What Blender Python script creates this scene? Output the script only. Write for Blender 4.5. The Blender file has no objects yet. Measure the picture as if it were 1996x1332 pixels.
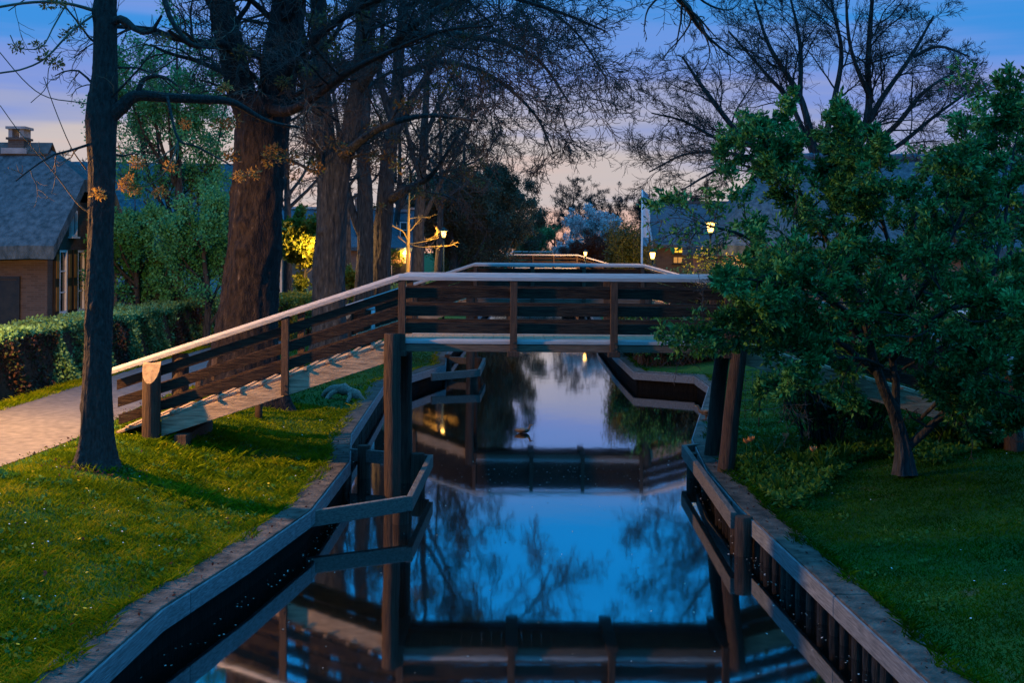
import bpy, bmesh, math, random
import numpy as np
from mathutils import Vector, Matrix

R = np.random.default_rng(7)
random.seed(7)
scene = bpy.context.scene
COL = scene.collection

# ------------------------------------------------------------------ camera
F, CX, HY, H, ROLL = 2280.0, 998.0, 490.0, 3.96, math.radians(0.4)
cam_d = bpy.data.cameras.new("camera")
cam = bpy.data.objects.new("camera", cam_d)
COL.objects.link(cam)
cam.location = (0, 0, H)
cam_d.sensor_width = 36
cam_d.lens = F / 1996 * 36
cam_d.shift_y = -(666 - HY) / 1996
cam_d.clip_start = 0.1
cam_d.clip_end = 3000
cam.rotation_mode = 'QUATERNION'
cam.rotation_quaternion = (Matrix.Rotation(-ROLL, 4, 'Y') @ Matrix.Rotation(math.radians(90), 4, 'X')).to_quaternion()
scene.camera = cam

# ------------------------------------------------------------------ world, exposure
world = bpy.data.worlds.new("World")
scene.world = world
world.use_nodes = True
wn, wl = world.node_tree.nodes, world.node_tree.links
wn.clear()
SKY_GRAD, SKY_NISH = 1.0, 0.02


def N(nt, typ, **kw):
    n = nt.new(typ)
    for k, v in kw.items():
        setattr(n, k, v)
    return n


out = N(wn, "ShaderNodeOutputWorld")
bg1 = N(wn, "ShaderNodeBackground")
bg2 = N(wn, "ShaderNodeBackground")
add = N(wn, "ShaderNodeAddShader")
tc = N(wn, "ShaderNodeTexCoord")
sep = N(wn, "ShaderNodeSeparateXYZ")
wl.new(tc.outputs["Generated"], sep.inputs[0])
asn = N(wn, "ShaderNodeMath", operation='ARCSINE')
wl.new(sep.outputs["Z"], asn.inputs[0])
# thin horizontal streaks of cloud
mp = N(wn, "ShaderNodeMapping")
mp.inputs["Scale"].default_value = (1.6, 1.6, 26)
mp.inputs["Rotation"].default_value = (0, 0.05, 0)
wl.new(tc.outputs["Generated"], mp.inputs["Vector"])
nz = N(wn, "ShaderNodeTexNoise")
nz.inputs["Scale"].default_value = 1.5
nz.inputs["Detail"].default_value = 4
nz.inputs["Roughness"].default_value = 0.45
wl.new(mp.outputs[0], nz.inputs["Vector"])
m1 = N(wn, "ShaderNodeMath", operation='MULTIPLY_ADD')
wl.new(nz.outputs[0], m1.inputs[0])
m1.inputs[1].default_value = 0.19
m1.inputs[2].default_value = -0.095
m2 = N(wn, "ShaderNodeMath", operation='ADD')
wl.new(asn.outputs[0], m2.inputs[0])
wl.new(m1.outputs[0], m2.inputs[1])
mx = N(wn, "ShaderNodeMath", operation='MULTIPLY_ADD')     # the right hand sky is further into the night
ax = N(wn, "ShaderNodeMath", operation='MAXIMUM')
wl.new(sep.outputs["X"], ax.inputs[0])
ax.inputs[1].default_value = 0.0
wl.new(ax.outputs[0], mx.inputs[0])
mx.inputs[1].default_value = 0.055
wl.new(m2.outputs[0], mx.inputs[2])
mr = N(wn, "ShaderNodeMath", operation='DIVIDE')
wl.new(mx.outputs[0], mr.inputs[0])
mr.inputs[1].default_value = math.pi / 2
ramp = N(wn, "ShaderNodeValToRGB")
cr = ramp.color_ramp
cr.interpolation = 'EASE'


def lin(r, g, b):
    f = lambda c: (c / 255 / 12.92) if c / 255 <= 0.04045 else ((c / 255 + 0.055) / 1.055) ** 2.4
    return (f(r), f(g), f(b), 1)


stops = [(0.0, lin(218, 166, 146)), (1.5, lin(208, 172, 160)), (4.0, lin(184, 174, 174)), (6.2, lin(142, 150, 186)), (8.2, lin(112, 136, 200)),
         (10.5, lin(92, 136, 206)), (12.3, lin(50, 130, 204)), (14.5, lin(0, 132, 214)), (19, lin(0, 138, 222)), (26, lin(0, 138, 216)), (40, (0.06, 0.56, 1.32, 1)), (90, (0.09, 0.72, 1.62, 1))]
while len(cr.elements) > 1:
    cr.elements.remove(cr.elements[0])
cr.elements[0].position = 0
cr.elements[0].color = stops[0][1]
for a, c in stops[1:]:
    e = cr.elements.new(a / 90)
    e.color = c
wl.new(mr.outputs[0], ramp.inputs[0])
# the afterglow is in front; the sky behind the viewer is already night blue
ramp2 = N(wn, "ShaderNodeValToRGB")
cr2 = ramp2.color_ramp
cr2.interpolation = 'EASE'
cr2.elements[0].color = lin(24, 98, 166)
cr2.elements[1].position = 1.0
cr2.elements[1].color = (0.09, 0.72, 1.62, 1)
for a, c in ((8, lin(4, 112, 192)), (25, (0.04, 0.38, 1.0, 1)), (45, (0.07, 0.6, 1.4, 1))):
    e = cr2.elements.new(a / 90)
    e.color = c
wl.new(mr.outputs[0], ramp2.inputs[0])
fr_ = N(wn, "ShaderNodeMapRange", interpolation_type='SMOOTHSTEP')
wl.new(sep.outputs["Y"], fr_.inputs["Value"])
fr_.inputs["From Min"].default_value = -0.1
fr_.inputs["From Max"].default_value = 0.75
mixs = N(wn, "ShaderNodeMixRGB")
wl.new(fr_.outputs[0], mixs.inputs[0])
wl.new(ramp2.outputs[0], mixs.inputs[1])
wl.new(ramp.outputs[0], mixs.inputs[2])
wl.new(mixs.outputs[0], bg1.inputs["Color"])
bg1.inputs["Strength"].default_value = SKY_GRAD
sky = N(wn, "ShaderNodeTexSky", sky_type='NISHITA')
sky.sun_disc = False
sky.sun_elevation = math.radians(-2.0)
sky.sun_rotation = math.radians(-25)
wl.new(sky.outputs[0], bg2.inputs["Color"])
bg2.inputs["Strength"].default_value = SKY_NISH
wl.new(bg1.outputs[0], add.inputs[0])
wl.new(bg2.outputs[0], add.inputs[1])
wl.new(add.outputs[0], out.inputs["Surface"])

scene.view_settings.view_transform = 'Standard'
scene.view_settings.look = 'None'
scene.view_settings.exposure = 0.3
scene.view_settings.gamma = 1
scene.cycles.use_denoising = True
scene.cycles.max_bounces = 6
scene.cycles.transparent_max_bounces = 12
scene.cycles.sample_clamp_indirect = 4
scene.cycles.caustics_reflective = False
scene.cycles.caustics_refractive = False


# ------------------------------------------------------------------ pixel <-> world
def P(px, py, Y):
    dx, dy = px - CX, py - HY
    c, s = math.cos(ROLL), math.sin(ROLL)
    return np.array([(dx * c + dy * s) * Y / F, Y, H - (-dx * s + dy * c) * Y / F])


def G(px, py, h):
    dx, dy = px - CX, py - HY
    d = -dx * math.sin(ROLL) + dy * math.cos(ROLL)
    return P(px, py, F * (H - h) / d)


def to_px(X, Y, Z):
    return CX + X * F / Y, HY + (H - Z) * F / Y


# ------------------------------------------------------------------ materials
MATS = {}


def mat(name, c1, c2, scale=6.0, stretch=(1, 1, 1), rough=0.8, bump=0.3, bscale=30.0, c3=None, spec=0.3, detail=6, island=0.0, lo=0.3, hi=0.7):
    m = bpy.data.materials.new(name)
    m.use_nodes = True
    nt = m.node_tree
    b = nt.nodes["Principled BSDF"]
    t = nt.nodes.new("ShaderNodeTexCoord")
    mpn = nt.nodes.new("ShaderNodeMapping")
    mpn.inputs["Scale"].default_value = stretch
    nt.links.new(t.outputs["Object"], mpn.inputs["Vector"])
    n1 = nt.nodes.new("ShaderNodeTexNoise")
    n1.inputs["Scale"].default_value = scale
    n1.inputs["Detail"].default_value = detail
    nt.links.new(mpn.outputs[0], n1.inputs["Vector"])
    src = n1.outputs[0]
    if island:
        ge = nt.nodes.new("ShaderNodeNewGeometry")
        mm = nt.nodes.new("ShaderNodeMath")
        mm.operation = 'MULTIPLY_ADD'
        nt.links.new(ge.outputs["Random Per Island"], mm.inputs[0])
        mm.inputs[1].default_value = island
        ms = nt.nodes.new("ShaderNodeMath")
        ms.operation = 'SUBTRACT'
        nt.links.new(src, ms.inputs[0])
        ms.inputs[1].default_value = island / 2
        nt.links.new(ms.outputs[0], mm.inputs[2])
        src = mm.outputs[0]
    rp = nt.nodes.new("ShaderNodeValToRGB")
    rp.color_ramp.elements[0].position = lo
    rp.color_ramp.elements[1].position = hi
    rp.color_ramp.elements[0].color = (*c1, 1)
    rp.color_ramp.elements[1].color = (*c2, 1)
    if c3:
        e = rp.color_ramp.elements.new(min(0.99, hi + 0.12))
        e.color = (*c3, 1)
    nt.links.new(src, rp.inputs[0])
    nt.links.new(rp.outputs[0], b.inputs["Base Color"])
    b.inputs["Roughness"].default_value = rough
    b.inputs["Specular IOR Level"].default_value = spec
    if bump:
        n2 = nt.nodes.new("ShaderNodeTexNoise")
        n2.inputs["Scale"].default_value = bscale
        n2.inputs["Detail"].default_value = 5
        nt.links.new(mpn.outputs[0], n2.inputs["Vector"])
        bp = nt.nodes.new("ShaderNodeBump")
        bp.inputs["Strength"].default_value = bump
        bp.inputs["Distance"].default_value = 0.05
        nt.links.new(n2.outputs[0], bp.inputs["Height"])
        nt.links.new(bp.outputs[0], b.inputs["Normal"])
    MATS[name] = m
    return m


def leafmat(name, c1, c2, c3, trans=0.3, rough=0.55, scale=0.6, spec=0.25, lo=0.25, hi=0.62, island=0.55):
    m = mat(name, c1, c2, scale=scale, rough=rough, bump=0, c3=c3, spec=spec, detail=3, island=island, lo=lo, hi=hi)
    nt = m.node_tree
    b = nt.nodes["Principled BSDF"]
    o = nt.nodes["Material Output"]
    tr = nt.nodes.new("ShaderNodeBsdfTranslucent")
    rp = [n for n in nt.nodes if n.type == 'VALTORGB'][0]
    nt.links.new(rp.outputs[0], tr.inputs[0])
    mxs = nt.nodes.new("ShaderNodeMixShader")
    mxs.inputs[0].default_value = trans
    nt.links.new(b.outputs[0], mxs.inputs[1])
    nt.links.new(tr.outputs[0], mxs.inputs[2])
    nt.links.new(mxs.outputs[0], o.inputs["Surface"])
    return m


def emat(name, col, strength, through=False):
    m = bpy.data.materials.new(name)
    m.use_nodes = True
    nt = m.node_tree
    nt.nodes.remove(nt.nodes["Principled BSDF"])
    o = nt.nodes["Material Output"]
    e = nt.nodes.new("ShaderNodeEmission")
    e.inputs[0].default_value = (*col, 1)
    e.inputs[1].default_value = strength
    if through:
        tp = nt.nodes.new("ShaderNodeBsdfTransparent")
        a = nt.nodes.new("ShaderNodeAddShader")
        nt.links.new(e.outputs[0], a.inputs[0])
        nt.links.new(tp.outputs[0], a.inputs[1])
        nt.links.new(a.outputs[0], o.inputs[0])
    else:
        nt.links.new(e.outputs[0], o.inputs[0])
    return m


M_WX = mat("wood_along_x", (0.085, 0.058, 0.04), (0.19, 0.135, 0.095), 3, (1.2, 22, 22), 0.8, 0.5, 9, c3=(0.07, 0.08, 0.04), hi=0.64)
M_WDARK = mat("dark_rail_wood", (0.014, 0.009, 0.006), (0.054, 0.034, 0.020), 3, (1.2, 18, 18), 0.75, 0.7, 9, c3=(0.04, 0.042, 0.028), hi=0.62, lo=0.36)
M_WZ = mat("wood_upright", (0.04, 0.026, 0.018), (0.10, 0.066, 0.044), 3, (22, 22, 1.2), 0.8, 0.5, 9)
M_WY = mat("wood_along_y", (0.10, 0.105, 0.11), (0.25, 0.262, 0.275), 3, (18, 1.2, 18), 0.8, 0.5, 9)
M_CAP = mat("weathered_handrail", (0.28, 0.26, 0.25), (0.48, 0.45, 0.43), 3, (1.0, 30, 30), 0.6, 0.3, 9, spec=0.4)
M_STRING = mat("pale_stringer_wood", (0.22, 0.155, 0.10), (0.55, 0.39, 0.25), 2.2, (1.6, 14, 14), 0.75, 0.4, 9)
M_PILE = mat("pile_wood", (0.03, 0.021, 0.016), (0.085, 0.056, 0.038), 3, (16, 16, 0.9), 0.7, 0.8, 7, c3=(0.045, 0.055, 0.03), hi=0.62)
M_BPILE = mat("slimy_bank_piles", (0.012, 0.009, 0.007), (0.045, 0.033, 0.024), 4, (14, 14, 1.2), 0.8, 0.8, 9, c3=(0.03, 0.04, 0.02), hi=0.6)
M_CUT = mat("cut_pile_top", (0.2, 0.14, 0.085), (0.36, 0.26, 0.16), 14, (1, 1, 1), 0.8, 0.3, 60)
M_FEND = mat("wet_fender_wood", (0.07, 0.062, 0.055), (0.17, 0.15, 0.13), 3, (10, 2, 18), 0.65, 0.5, 9)
M_BANKCAP = mat("soiled_bank_cap", (0.03, 0.026, 0.02), (0.115, 0.098, 0.08), 5, (1, 1, 1), 0.9, 0.6, 25, detail=9)
M_SHEET = mat("wet_sheet_piling", (0.005, 0.0045, 0.004), (0.015, 0.013, 0.011), 4, (6, 6, 1), 0.9, 0.5, 10, spec=0.05)
M_METAL = mat("painted_lamp_post", (0.006, 0.010, 0.008), (0.010, 0.016, 0.012), 8, rough=0.45, bump=0.05)
M_BOLT = mat("rusty_bolt", (0.05, 0.035, 0.025), (0.1, 0.06, 0.04), 20, rough=0.6, bump=0.1)
M_BARK = mat("grey_brown_bark", (0.02, 0.021, 0.021), (0.065, 0.064, 0.06), 3.0, (5, 5, 1.1), 0.9, 0.9, 5, c3=(0.14, 0.145, 0.14), hi=0.66, detail=9)
M_BARK0 = mat("dark_smooth_bark", (0.02, 0.017, 0.015), (0.055, 0.046, 0.04), 5.0, (5, 5, 1.6), 0.9, 1.0, 8, c3=(0.1, 0.1, 0.09), hi=0.7, detail=9)
M_BARKR = mat("red_brown_bark", (0.008, 0.0065, 0.006), (0.030, 0.0225, 0.019), 5, (2.6, 2.6, .8), 0.9, 1.0, 16, c3=(0.10, 0.085, 0.085), lo=0.34, hi=0.66, detail=13)
M_TWIG = mat("dark_twigs", (0.035, 0.028, 0.024), (0.07, 0.055, 0.045), 4, rough=0.9, bump=0)
M_YBARK = mat("lamp_yellowed_bark", (0.2, 0.15, 0.05), (0.34, 0.26, 0.09), 6, (6, 6, 1), 0.85, 0.4, 12)  # the lamp's yellow is put into this bark colour
M_GROUND = mat("grassy_ground", (0.014, 0.045, 0.002), (0.03, 0.085, 0.004), 1.6, rough=0.95, bump=0.8, bscale=28, c3=(0.085, 0.075, 0.03), detail=10, hi=0.62)
M_PATH = mat("worn_tarmac", (0.10, 0.09, 0.09), (0.17, 0.155, 0.15), 7, rough=0.9, bump=0.35, bscale=90, detail=10)
M_SOIL = mat("bare_soil", (0.03, 0.02, 0.013), (0.085, 0.055, 0.035), 9, rough=0.95, bump=0.8, bscale=40, detail=8)
M_GRASS = leafmat("grass_blades", (0.055, 0.10, 0.002), (0.15, 0.20, 0.003), (0.26, 0.24, 0.012), 0.3, 0.7, 1.7, spec=0.04, lo=0.36, hi=0.6, island=0.3)
M_LAWN = leafmat("lawn_blades", (0.008, 0.042, 0.001), (0.019, 0.082, 0.0015), (0.04, 0.105, 0.004), 0.3, 0.7, 1.1, spec=0.04, lo=0.38, hi=0.58, island=0.25)
M_HEDGE = leafmat("hedge_leaves", (0.09, 0.15, 0.05), (0.12, 0.26, 0.08), (0.22, 0.42, 0.17), 0.25, 0.5, 0.42)
M_HEDGER = leafmat("brown_hedge_leaves", (0.06, 0.028, 0.022), (0.085, 0.045, 0.03), (0.06, 0.085, 0.03), 0.2, 0.5, 0.6)
M_APPLE = leafmat("apple_leaves", (0.016, 0.08, 0.018), (0.052, 0.20, 0.046), (0.15, 0.38, 0.10), 0.35, 0.42, 1.6, lo=0.3, hi=0.6, island=0.6)
M_SPRING = leafmat("spring_leaves", (0.05, 0.24, 0.09), (0.085, 0.34, 0.13), (0.14, 0.44, 0.19), 0.35, 0.5, 0.5)
M_DARKLEAF = leafmat("dark_leaves", (0.04, 0.048, 0.03), (0.075, 0.085, 0.05), (0.11, 0.12, 0.065), 0.2, 0.6, 0.4)
M_BUD = leafmat("bud_clusters", (0.09, 0.055, 0.02), (0.14, 0.085, 0.03), (0.12, 0.13, 0.03), 0.3, 0.6, 1.5)
M_BUD0 = leafmat("lamp_tinted_bud_clusters", (0.2, 0.11, 0.03), (0.32, 0.18, 0.05), (0.3, 0.24, 0.06), 0.3, 0.6, 1.5)  # orange lamplight is put into the bud colour
M_TWIG0 = mat("lamp_tinted_twigs", (0.09, 0.07, 0.05), (0.16, 0.125, 0.085), 4, rough=0.9, bump=0)  # brighter copy of the dark twigs, lamplight put into the colour
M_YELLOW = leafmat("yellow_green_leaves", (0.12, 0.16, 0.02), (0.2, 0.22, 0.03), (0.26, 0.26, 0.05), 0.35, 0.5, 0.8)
M_BLOSSOM = leafmat("white_blossom", (0.4, 0.36, 0.36), (0.62, 0.58, 0.58), (0.75, 0.72, 0.72), 0.3, 0.6, 1)
M_REDLEAF = leafmat("copper_leaves", (0.05, 0.025, 0.02), (0.085, 0.04, 0.03), (0.1, 0.065, 0.04), 0.25, 0.6, 0.6)
M_BAMBOO = leafmat("bamboo_leaves", (0.04, 0.055, 0.012), (0.07, 0.085, 0.02), (0.11, 0.11, 0.03), 0.3, 0.5, 0.8)
M_COVER = leafmat("bed_leaves", (0.03, 0.10, 0.012), (0.05, 0.15, 0.018), (0.11, 0.2, 0.03), 0.3, 0.5, 1.4)
M_TULIP = leafmat("apricot_petals", (0.5, 0.24, 0.1), (0.62, 0.33, 0.16), (0.7, 0.45, 0.25), 0.3, 0.5, 3)
M_DAISY = mat("daisy_petals", (0.6, 0.6, 0.62), (0.75, 0.75, 0.75), 5, rough=0.7, bump=0)
M_PETAL = mat("floating_petals", (0.12, 0.11, 0.08), (0.42, 0.4, 0.36), 5, rough=0.8, bump=0, island=0.6)
M_THATCH = mat("weathered_thatch", (0.035, 0.055, 0.065), (0.11, 0.145, 0.165), 2.2, (3, 3, 1.2), 0.95, 1.0, 12, c3=(0.12, 0.17, 0.13), detail=10)
M_THATCHD = mat("dark_thatch_ridge", (0.05, 0.05, 0.048), (0.11, 0.105, 0.1), 4, rough=0.95, bump=0.8, bscale=14)
M_TILE = mat("dark_roof_tiles", (0.05, 0.07, 0.09), (0.11, 0.14, 0.17), 3, (4, 4, 6), 0.8, 0.8, 12)
M_PLASTER = mat("pale_plaster", (0.35, 0.35, 0.34), (0.5, 0.5, 0.49), 1.5, rough=0.9, bump=0.2)
M_WHITE = mat("white_paint", (0.62, 0.62, 0.62), (0.76, 0.76, 0.75), 5, rough=0.5, bump=0.05)
M_SHUT = mat("dark_shutter_paint", (0.02, 0.02, 0.018), (0.035, 0.032, 0.025), 6, rough=0.35, bump=0.05, spec=0.5)
M_SHUTY = mat("ochre_shutter_panel", (0.2, 0.11, 0.03), (0.28, 0.16, 0.05), 6, rough=0.5, bump=0.05)
M_LEAD = mat("lead_flashing", (0.2, 0.21, 0.22), (0.32, 0.33, 0.35), 4, rough=0.6, bump=0.2)
M_STUMP = mat("bleached_wood", (0.13, 0.10, 0.075), (0.32, 0.26, 0.2), 4, (8, 2, 8), 0.85, 0.6, 10)
M_CLOTHW = mat("banner_white_cloth", (0.62, 0.64, 0.68), (0.74, 0.75, 0.78), 2, rough=0.8, bump=0.1)
M_CLOTHB = mat("banner_blue_cloth", (0.09, 0.28, 0.42), (0.14, 0.36, 0.5), 2, rough=0.8, bump=0.1)
M_DUCK = mat("duck_feathers", (0.05, 0.035, 0.025), (0.16, 0.11, 0.075), 38, (1, 2, 2), 0.7, 0.3, 60)
M_DUCKH = mat("duck_head_feathers", (0.1, 0.07, 0.045), (0.17, 0.12, 0.08), 30, rough=0.7, bump=0.1)
M_BILL = mat("duck_bill", (0.25, 0.12, 0.03), (0.3, 0.16, 0.05), 10, rough=0.5, bump=0)
M_BLACK = mat("black_eye", (0.004, 0.004, 0.004), (0.006, 0.006, 0.006), 5, rough=0.2, bump=0)
M_WIRE = mat("rusty_wire", (0.05, 0.045, 0.04), (0.08, 0.07, 0.06), 5, rough=0.6, bump=0)
ORANGE = (1.0, 0.50, 0.14)
M_GLOW = emat("lit_lantern_glass", (1.0, 0.5, 0.1), 4, True)
M_LITWIN = emat("lit_window_pane", (1.0, 0.52, 0.04), 1.25)
M_LITWIN2 = emat("dim_lit_window_pane", (1.0, 0.45, 0.12), 0.5)


def brickmat(name, c1, c2, mortar, scale=1.0, yz=False):
    m = bpy.data.materials.new(name)
    m.use_nodes = True
    nt = m.node_tree
    b = nt.nodes["Principled BSDF"]
    t = nt.nodes.new("ShaderNodeTexCoord")
    s = nt.nodes.new("ShaderNodeSeparateXYZ")
    nt.links.new(t.outputs["Object"], s.inputs[0])
    ad = nt.nodes.new("ShaderNodeMath")
    nt.links.new(s.outputs["X"], ad.inputs[0])
    nt.links.new(s.outputs["Y"], ad.inputs[1])
    cb = nt.nodes.new("ShaderNodeCombineXYZ")
    nt.links.new(ad.outputs[0], cb.inputs[0])
    nt.links.new(s.outputs["Z"], cb.inputs[1])
    br = nt.nodes.new("ShaderNodeTexBrick")
    br.inputs["Color1"].default_value = (*c1, 1)
    br.inputs["Color2"].default_value = (*c2, 1)
    br.inputs["Mortar"].default_value = (*mortar, 1)
    br.inputs["Scale"].default_value = scale
    br.inputs["Brick Width"].default_value = 0.22
    br.inputs["Row Height"].default_value = 0.065
    br.inputs["Mortar Size"].default_value = 0.008
    nt.links.new(cb.outputs[0], br.inputs["Vector"])
    nt.links.new(br.outputs[0], b.inputs["Base Color"])
    b.inputs["Roughness"].default_value = 0.9
    return m


M_BRICK = brickmat("brown_brick", (0.07, 0.05, 0.038), (0.105, 0.075, 0.056), (0.09, 0.082, 0.074))
M_BRICKR = brickmat("red_brick", (0.2, 0.11, 0.075), (0.27, 0.15, 0.1), (0.24, 0.2, 0.17))


def glassmat():
    m = bpy.data.materials.new("dark_window_glass")
    m.use_nodes = True
    b = m.node_tree.nodes["Principled BSDF"]
    b.inputs["Base Color"].default_value = (0.02, 0.025, 0.03, 1)
    b.inputs["Roughness"].default_value = 0.05
    b.inputs["Specular IOR Level"].default_value = 0.9
    return m


M_GLASS = glassmat()


def watermat():
    m = bpy.data.materials.new("still_canal_water")
    m.use_nodes = True
    nt = m.node_tree
    nt.nodes.remove(nt.nodes["Principled BSDF"])
    o = nt.nodes["Material Output"]
    d = nt.nodes.new("ShaderNodeBsdfDiffuse")
    d.inputs[0].default_value = (0.003, 0.004, 0.004, 1)
    g = nt.nodes.new("ShaderNodeBsdfGlossy")
    g.inputs[0].default_value = (0.95, 0.95, 0.95, 1)
    g.inputs["Roughness"].default_value = 0.042
    t = nt.nodes.new("ShaderNodeTexCoord")
    mpn = nt.nodes.new("ShaderNodeMapping")
    mpn.inputs["Scale"].default_value = (1.3, 0.8, 1)
    nt.links.new(t.outputs["Object"], mpn.inputs[0])
    n = nt.nodes.new("ShaderNodeTexNoise")
    n.inputs["Scale"].default_value = 1.5
    n.inputs["Detail"].default_value = 3
    nt.links.new(mpn.outputs[0], n.inputs[0])
    bp = nt.nodes.new("ShaderNodeBump")
    bp.inputs["Strength"].default_value = 0.02
    bp.inputs["Distance"].default_value = 0.05
    nt.links.new(n.outputs[0], bp.inputs["Height"])
    nt.links.new(bp.outputs[0], g.inputs["Normal"])
    fr = nt.nodes.new("ShaderNodeFresnel")
    fr.inputs[0].default_value = 1.5
    mm = nt.nodes.new("ShaderNodeMath")
    mm.operation = 'MULTIPLY_ADD'
    nt.links.new(fr.outputs[0], mm.inputs[0])
    mm.inputs[1].default_value = 0.45
    mm.inputs[2].default_value = 0.55
    x = nt.nodes.new("ShaderNodeMixShader")
    nt.links.new(mm.outputs[0], x.inputs[0])
    nt.links.new(d.outputs[0], x.inputs[1])
    nt.links.new(g.outputs[0], x.inputs[2])
    nt.links.new(x.outputs[0], o.inputs[0])
    return m


M_WATER = watermat()


# ------------------------------------------------------------------ mesh helpers
def unit(v):
    v = np.asarray(v, float)
    return v / np.maximum(np.linalg.norm(v, axis=-1, keepdims=True), 1e-9)


class MB:
    def __init__(s):
        s.v, s.f, s.n = [], [], 0
        s.smooth = []

    def add(s, verts, faces, smooth=False):
        s.v.append(np.asarray(verts, float).reshape(-1, 3))
        for fc in faces:
            s.f.append([i + s.n for i in fc])
            s.smooth.append(smooth)
        s.n += len(s.v[-1])

    def box(s, c, size, rz=0):
        c = np.asarray(c, float)
        hx, hy, hz = np.asarray(size, float) / 2
        p = np.array([[x, y, z] for z in (-hz, hz) for y in (-hy, hy) for x in (-hx, hx)])
        if rz:
            ca, sa = math.cos(rz), math.sin(rz)
            p[:, :2] = p[:, :2] @ np.array([[ca, sa], [-sa, ca]])
        s.add(p + c, [(0, 2, 3, 1), (4, 5, 7, 6), (0, 1, 5, 4), (2, 6, 7, 3), (0, 4, 6, 2), (1, 3, 7, 5)])

    def beam(s, a, b, prof, up=(0, 0, 1), upright_ends=False):
        """profile points (side, up) swept from a to b"""
        a, b = np.asarray(a, float), np.asarray(b, float)
        t = unit(b - a)
        side = unit(np.cross(t, up))
        u = np.asarray(up, float) if upright_ends else np.cross(side, t)
        n = len(prof)
        ring = [side * q[0] + u * q[1] for q in prof]
        v = [a + r for r in ring] + [b + r for r in ring]
        f = [(i, (i + 1) % n, n + (i + 1) % n, n + i) for i in range(n)]
        f += [tuple(range(n - 1, -1, -1)), tuple(range(n, 2 * n))]
        s.add(v, f)

    def tube(s, pts, rad, n=8, cap=True):
        pts = np.asarray(pts, float)
        m = len(pts)
        rad = np.broadcast_to(np.asarray(rad, float), (m,))
        t = unit(np.gradient(pts, axis=0))
        ref = np.array([0.0, 0, 1]) if abs(t[0][2]) < 0.8 else np.array([1.0, 0, 0])
        x = unit(np.cross(t, ref))
        y = np.cross(t, x)
        a = np.arange(n) * 2 * math.pi / n
        v = pts[:, None] + rad[:, None, None] * (np.cos(a)[None, :, None] * x[:, None] + np.sin(a)[None, :, None] * y[:, None])
        f = []
        for k in range(m - 1):
            for i in range(n):
                j = (i + 1) % n
                f.append((k * n + i, k * n + j, (k + 1) * n + j, (k + 1) * n + i))
        s.add(v, f, True)
        if cap:
            s.f.append([s.n - m * n + i for i in range(n - 1, -1, -1)])
            s.f.append([s.n - n + i for i in range(n)])
            s.smooth += [False, False]

    def poly(s, pts):
        s.add(pts, [tuple(range(len(pts)))])

    def prism(s, pts, ext):
        pts = np.asarray(pts, float)
        n = len(pts)
        v = np.concatenate([pts, pts + np.asarray(ext, float)])
        f = [tuple(range(n)), tuple(range(2 * n - 1, n - 1, -1))] + [(i, n + i, n + (i + 1) % n, (i + 1) % n) for i in range(n)]
        s.add(v, f)

    def mesh(s, name, off):
        v = np.concatenate(s.v) - np.asarray(off)
        me = bpy.data.meshes.new(name)
        me.from_pydata(v.tolist(), [], s.f)
        me.polygons.foreach_set("use_smooth", s.smooth)
        bm = bmesh.new()
        bm.from_mesh(me)
        bmesh.ops.recalc_face_normals(bm, faces=bm.faces)
        bm.to_mesh(me)
        bm.free()
        me.update()
        return me


def np_mesh(name, V, F3=None, F4=None, smooth=False):
    me = bpy.data.meshes.new(name)
    parts, starts, tot = [], [], 0
    for Fx, k in ((F3, 3), (F4, 4)):
        if Fx is not None and len(Fx):
            Fx = np.asarray(Fx, np.int32)
            parts.append(Fx.ravel())
            starts.append(tot + np.arange(len(Fx)) * k)
            tot += Fx.size
    idx = np.concatenate(parts)
    st = np.concatenate(starts).astype(np.int32)
    me.vertices.add(len(V))
    me.vertices.foreach_set("co", np.asarray(V, np.float32).ravel())
    me.loops.add(len(idx))
    me.loops.foreach_set("vertex_index", idx)
    me.polygons.add(len(st))
    me.polygons.foreach_set("loop_start", st)
    me.update(calc_edges=True)
    me.validate()
    if smooth:
        me.polygons.foreach_set("use_smooth", np.ones(len(st), bool))
    return me


def tag(o, label=None, cat=None, group=None, kind=None):
    for k, v in (("label", label), ("category", cat), ("group", group), ("kind", kind)):
        if v:
            o[k] = v
    return o


def link(o, parent=None):
    COL.objects.link(o)
    if parent is not None:
        o.parent = parent
    return o


def thing(name, label, cat, loc, group=None):
    o = bpy.data.objects.new(name, None)
    o.empty_display_size = 0.2
    o.location = loc
    link(o)
    return tag(o, label, cat, group)


def root_loc(o):
    while o.parent is not None:
        o = o.parent
    return np.array(o.location)


def part(name, mb, m, parent, bevel=0, label=None):
    me = mb.mesh(name, root_loc(parent)) if isinstance(mb, MB) else mb
    o = bpy.data.objects.new(name, me)
    me.materials.append(m)
    link(o, parent)
    if bevel:
        b = o.modifiers.new("bevel", 'BEVEL')
        b.width = bevel
        b.segments = 2
        b.limit_method = 'ANGLE'
    if label:
        o["label"] = label
    return o


def solo(name, mb, m, label, cat, loc=(0, 0, 0), group=None, kind=None):
    me = mb.mesh(name, loc) if isinstance(mb, MB) else mb
    o = bpy.data.objects.new(name, me)
    o.location = loc
    me.materials.append(m)
    link(o)
    return tag(o, label, cat, group, kind)


def copy_tree(o, parent=None):
    c = o.copy()
    COL.objects.link(c)
    if parent is not None:
        c.parent = parent
    for ch in [x for x in o.children]:
        copy_tree(ch, c)
    return c


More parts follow.
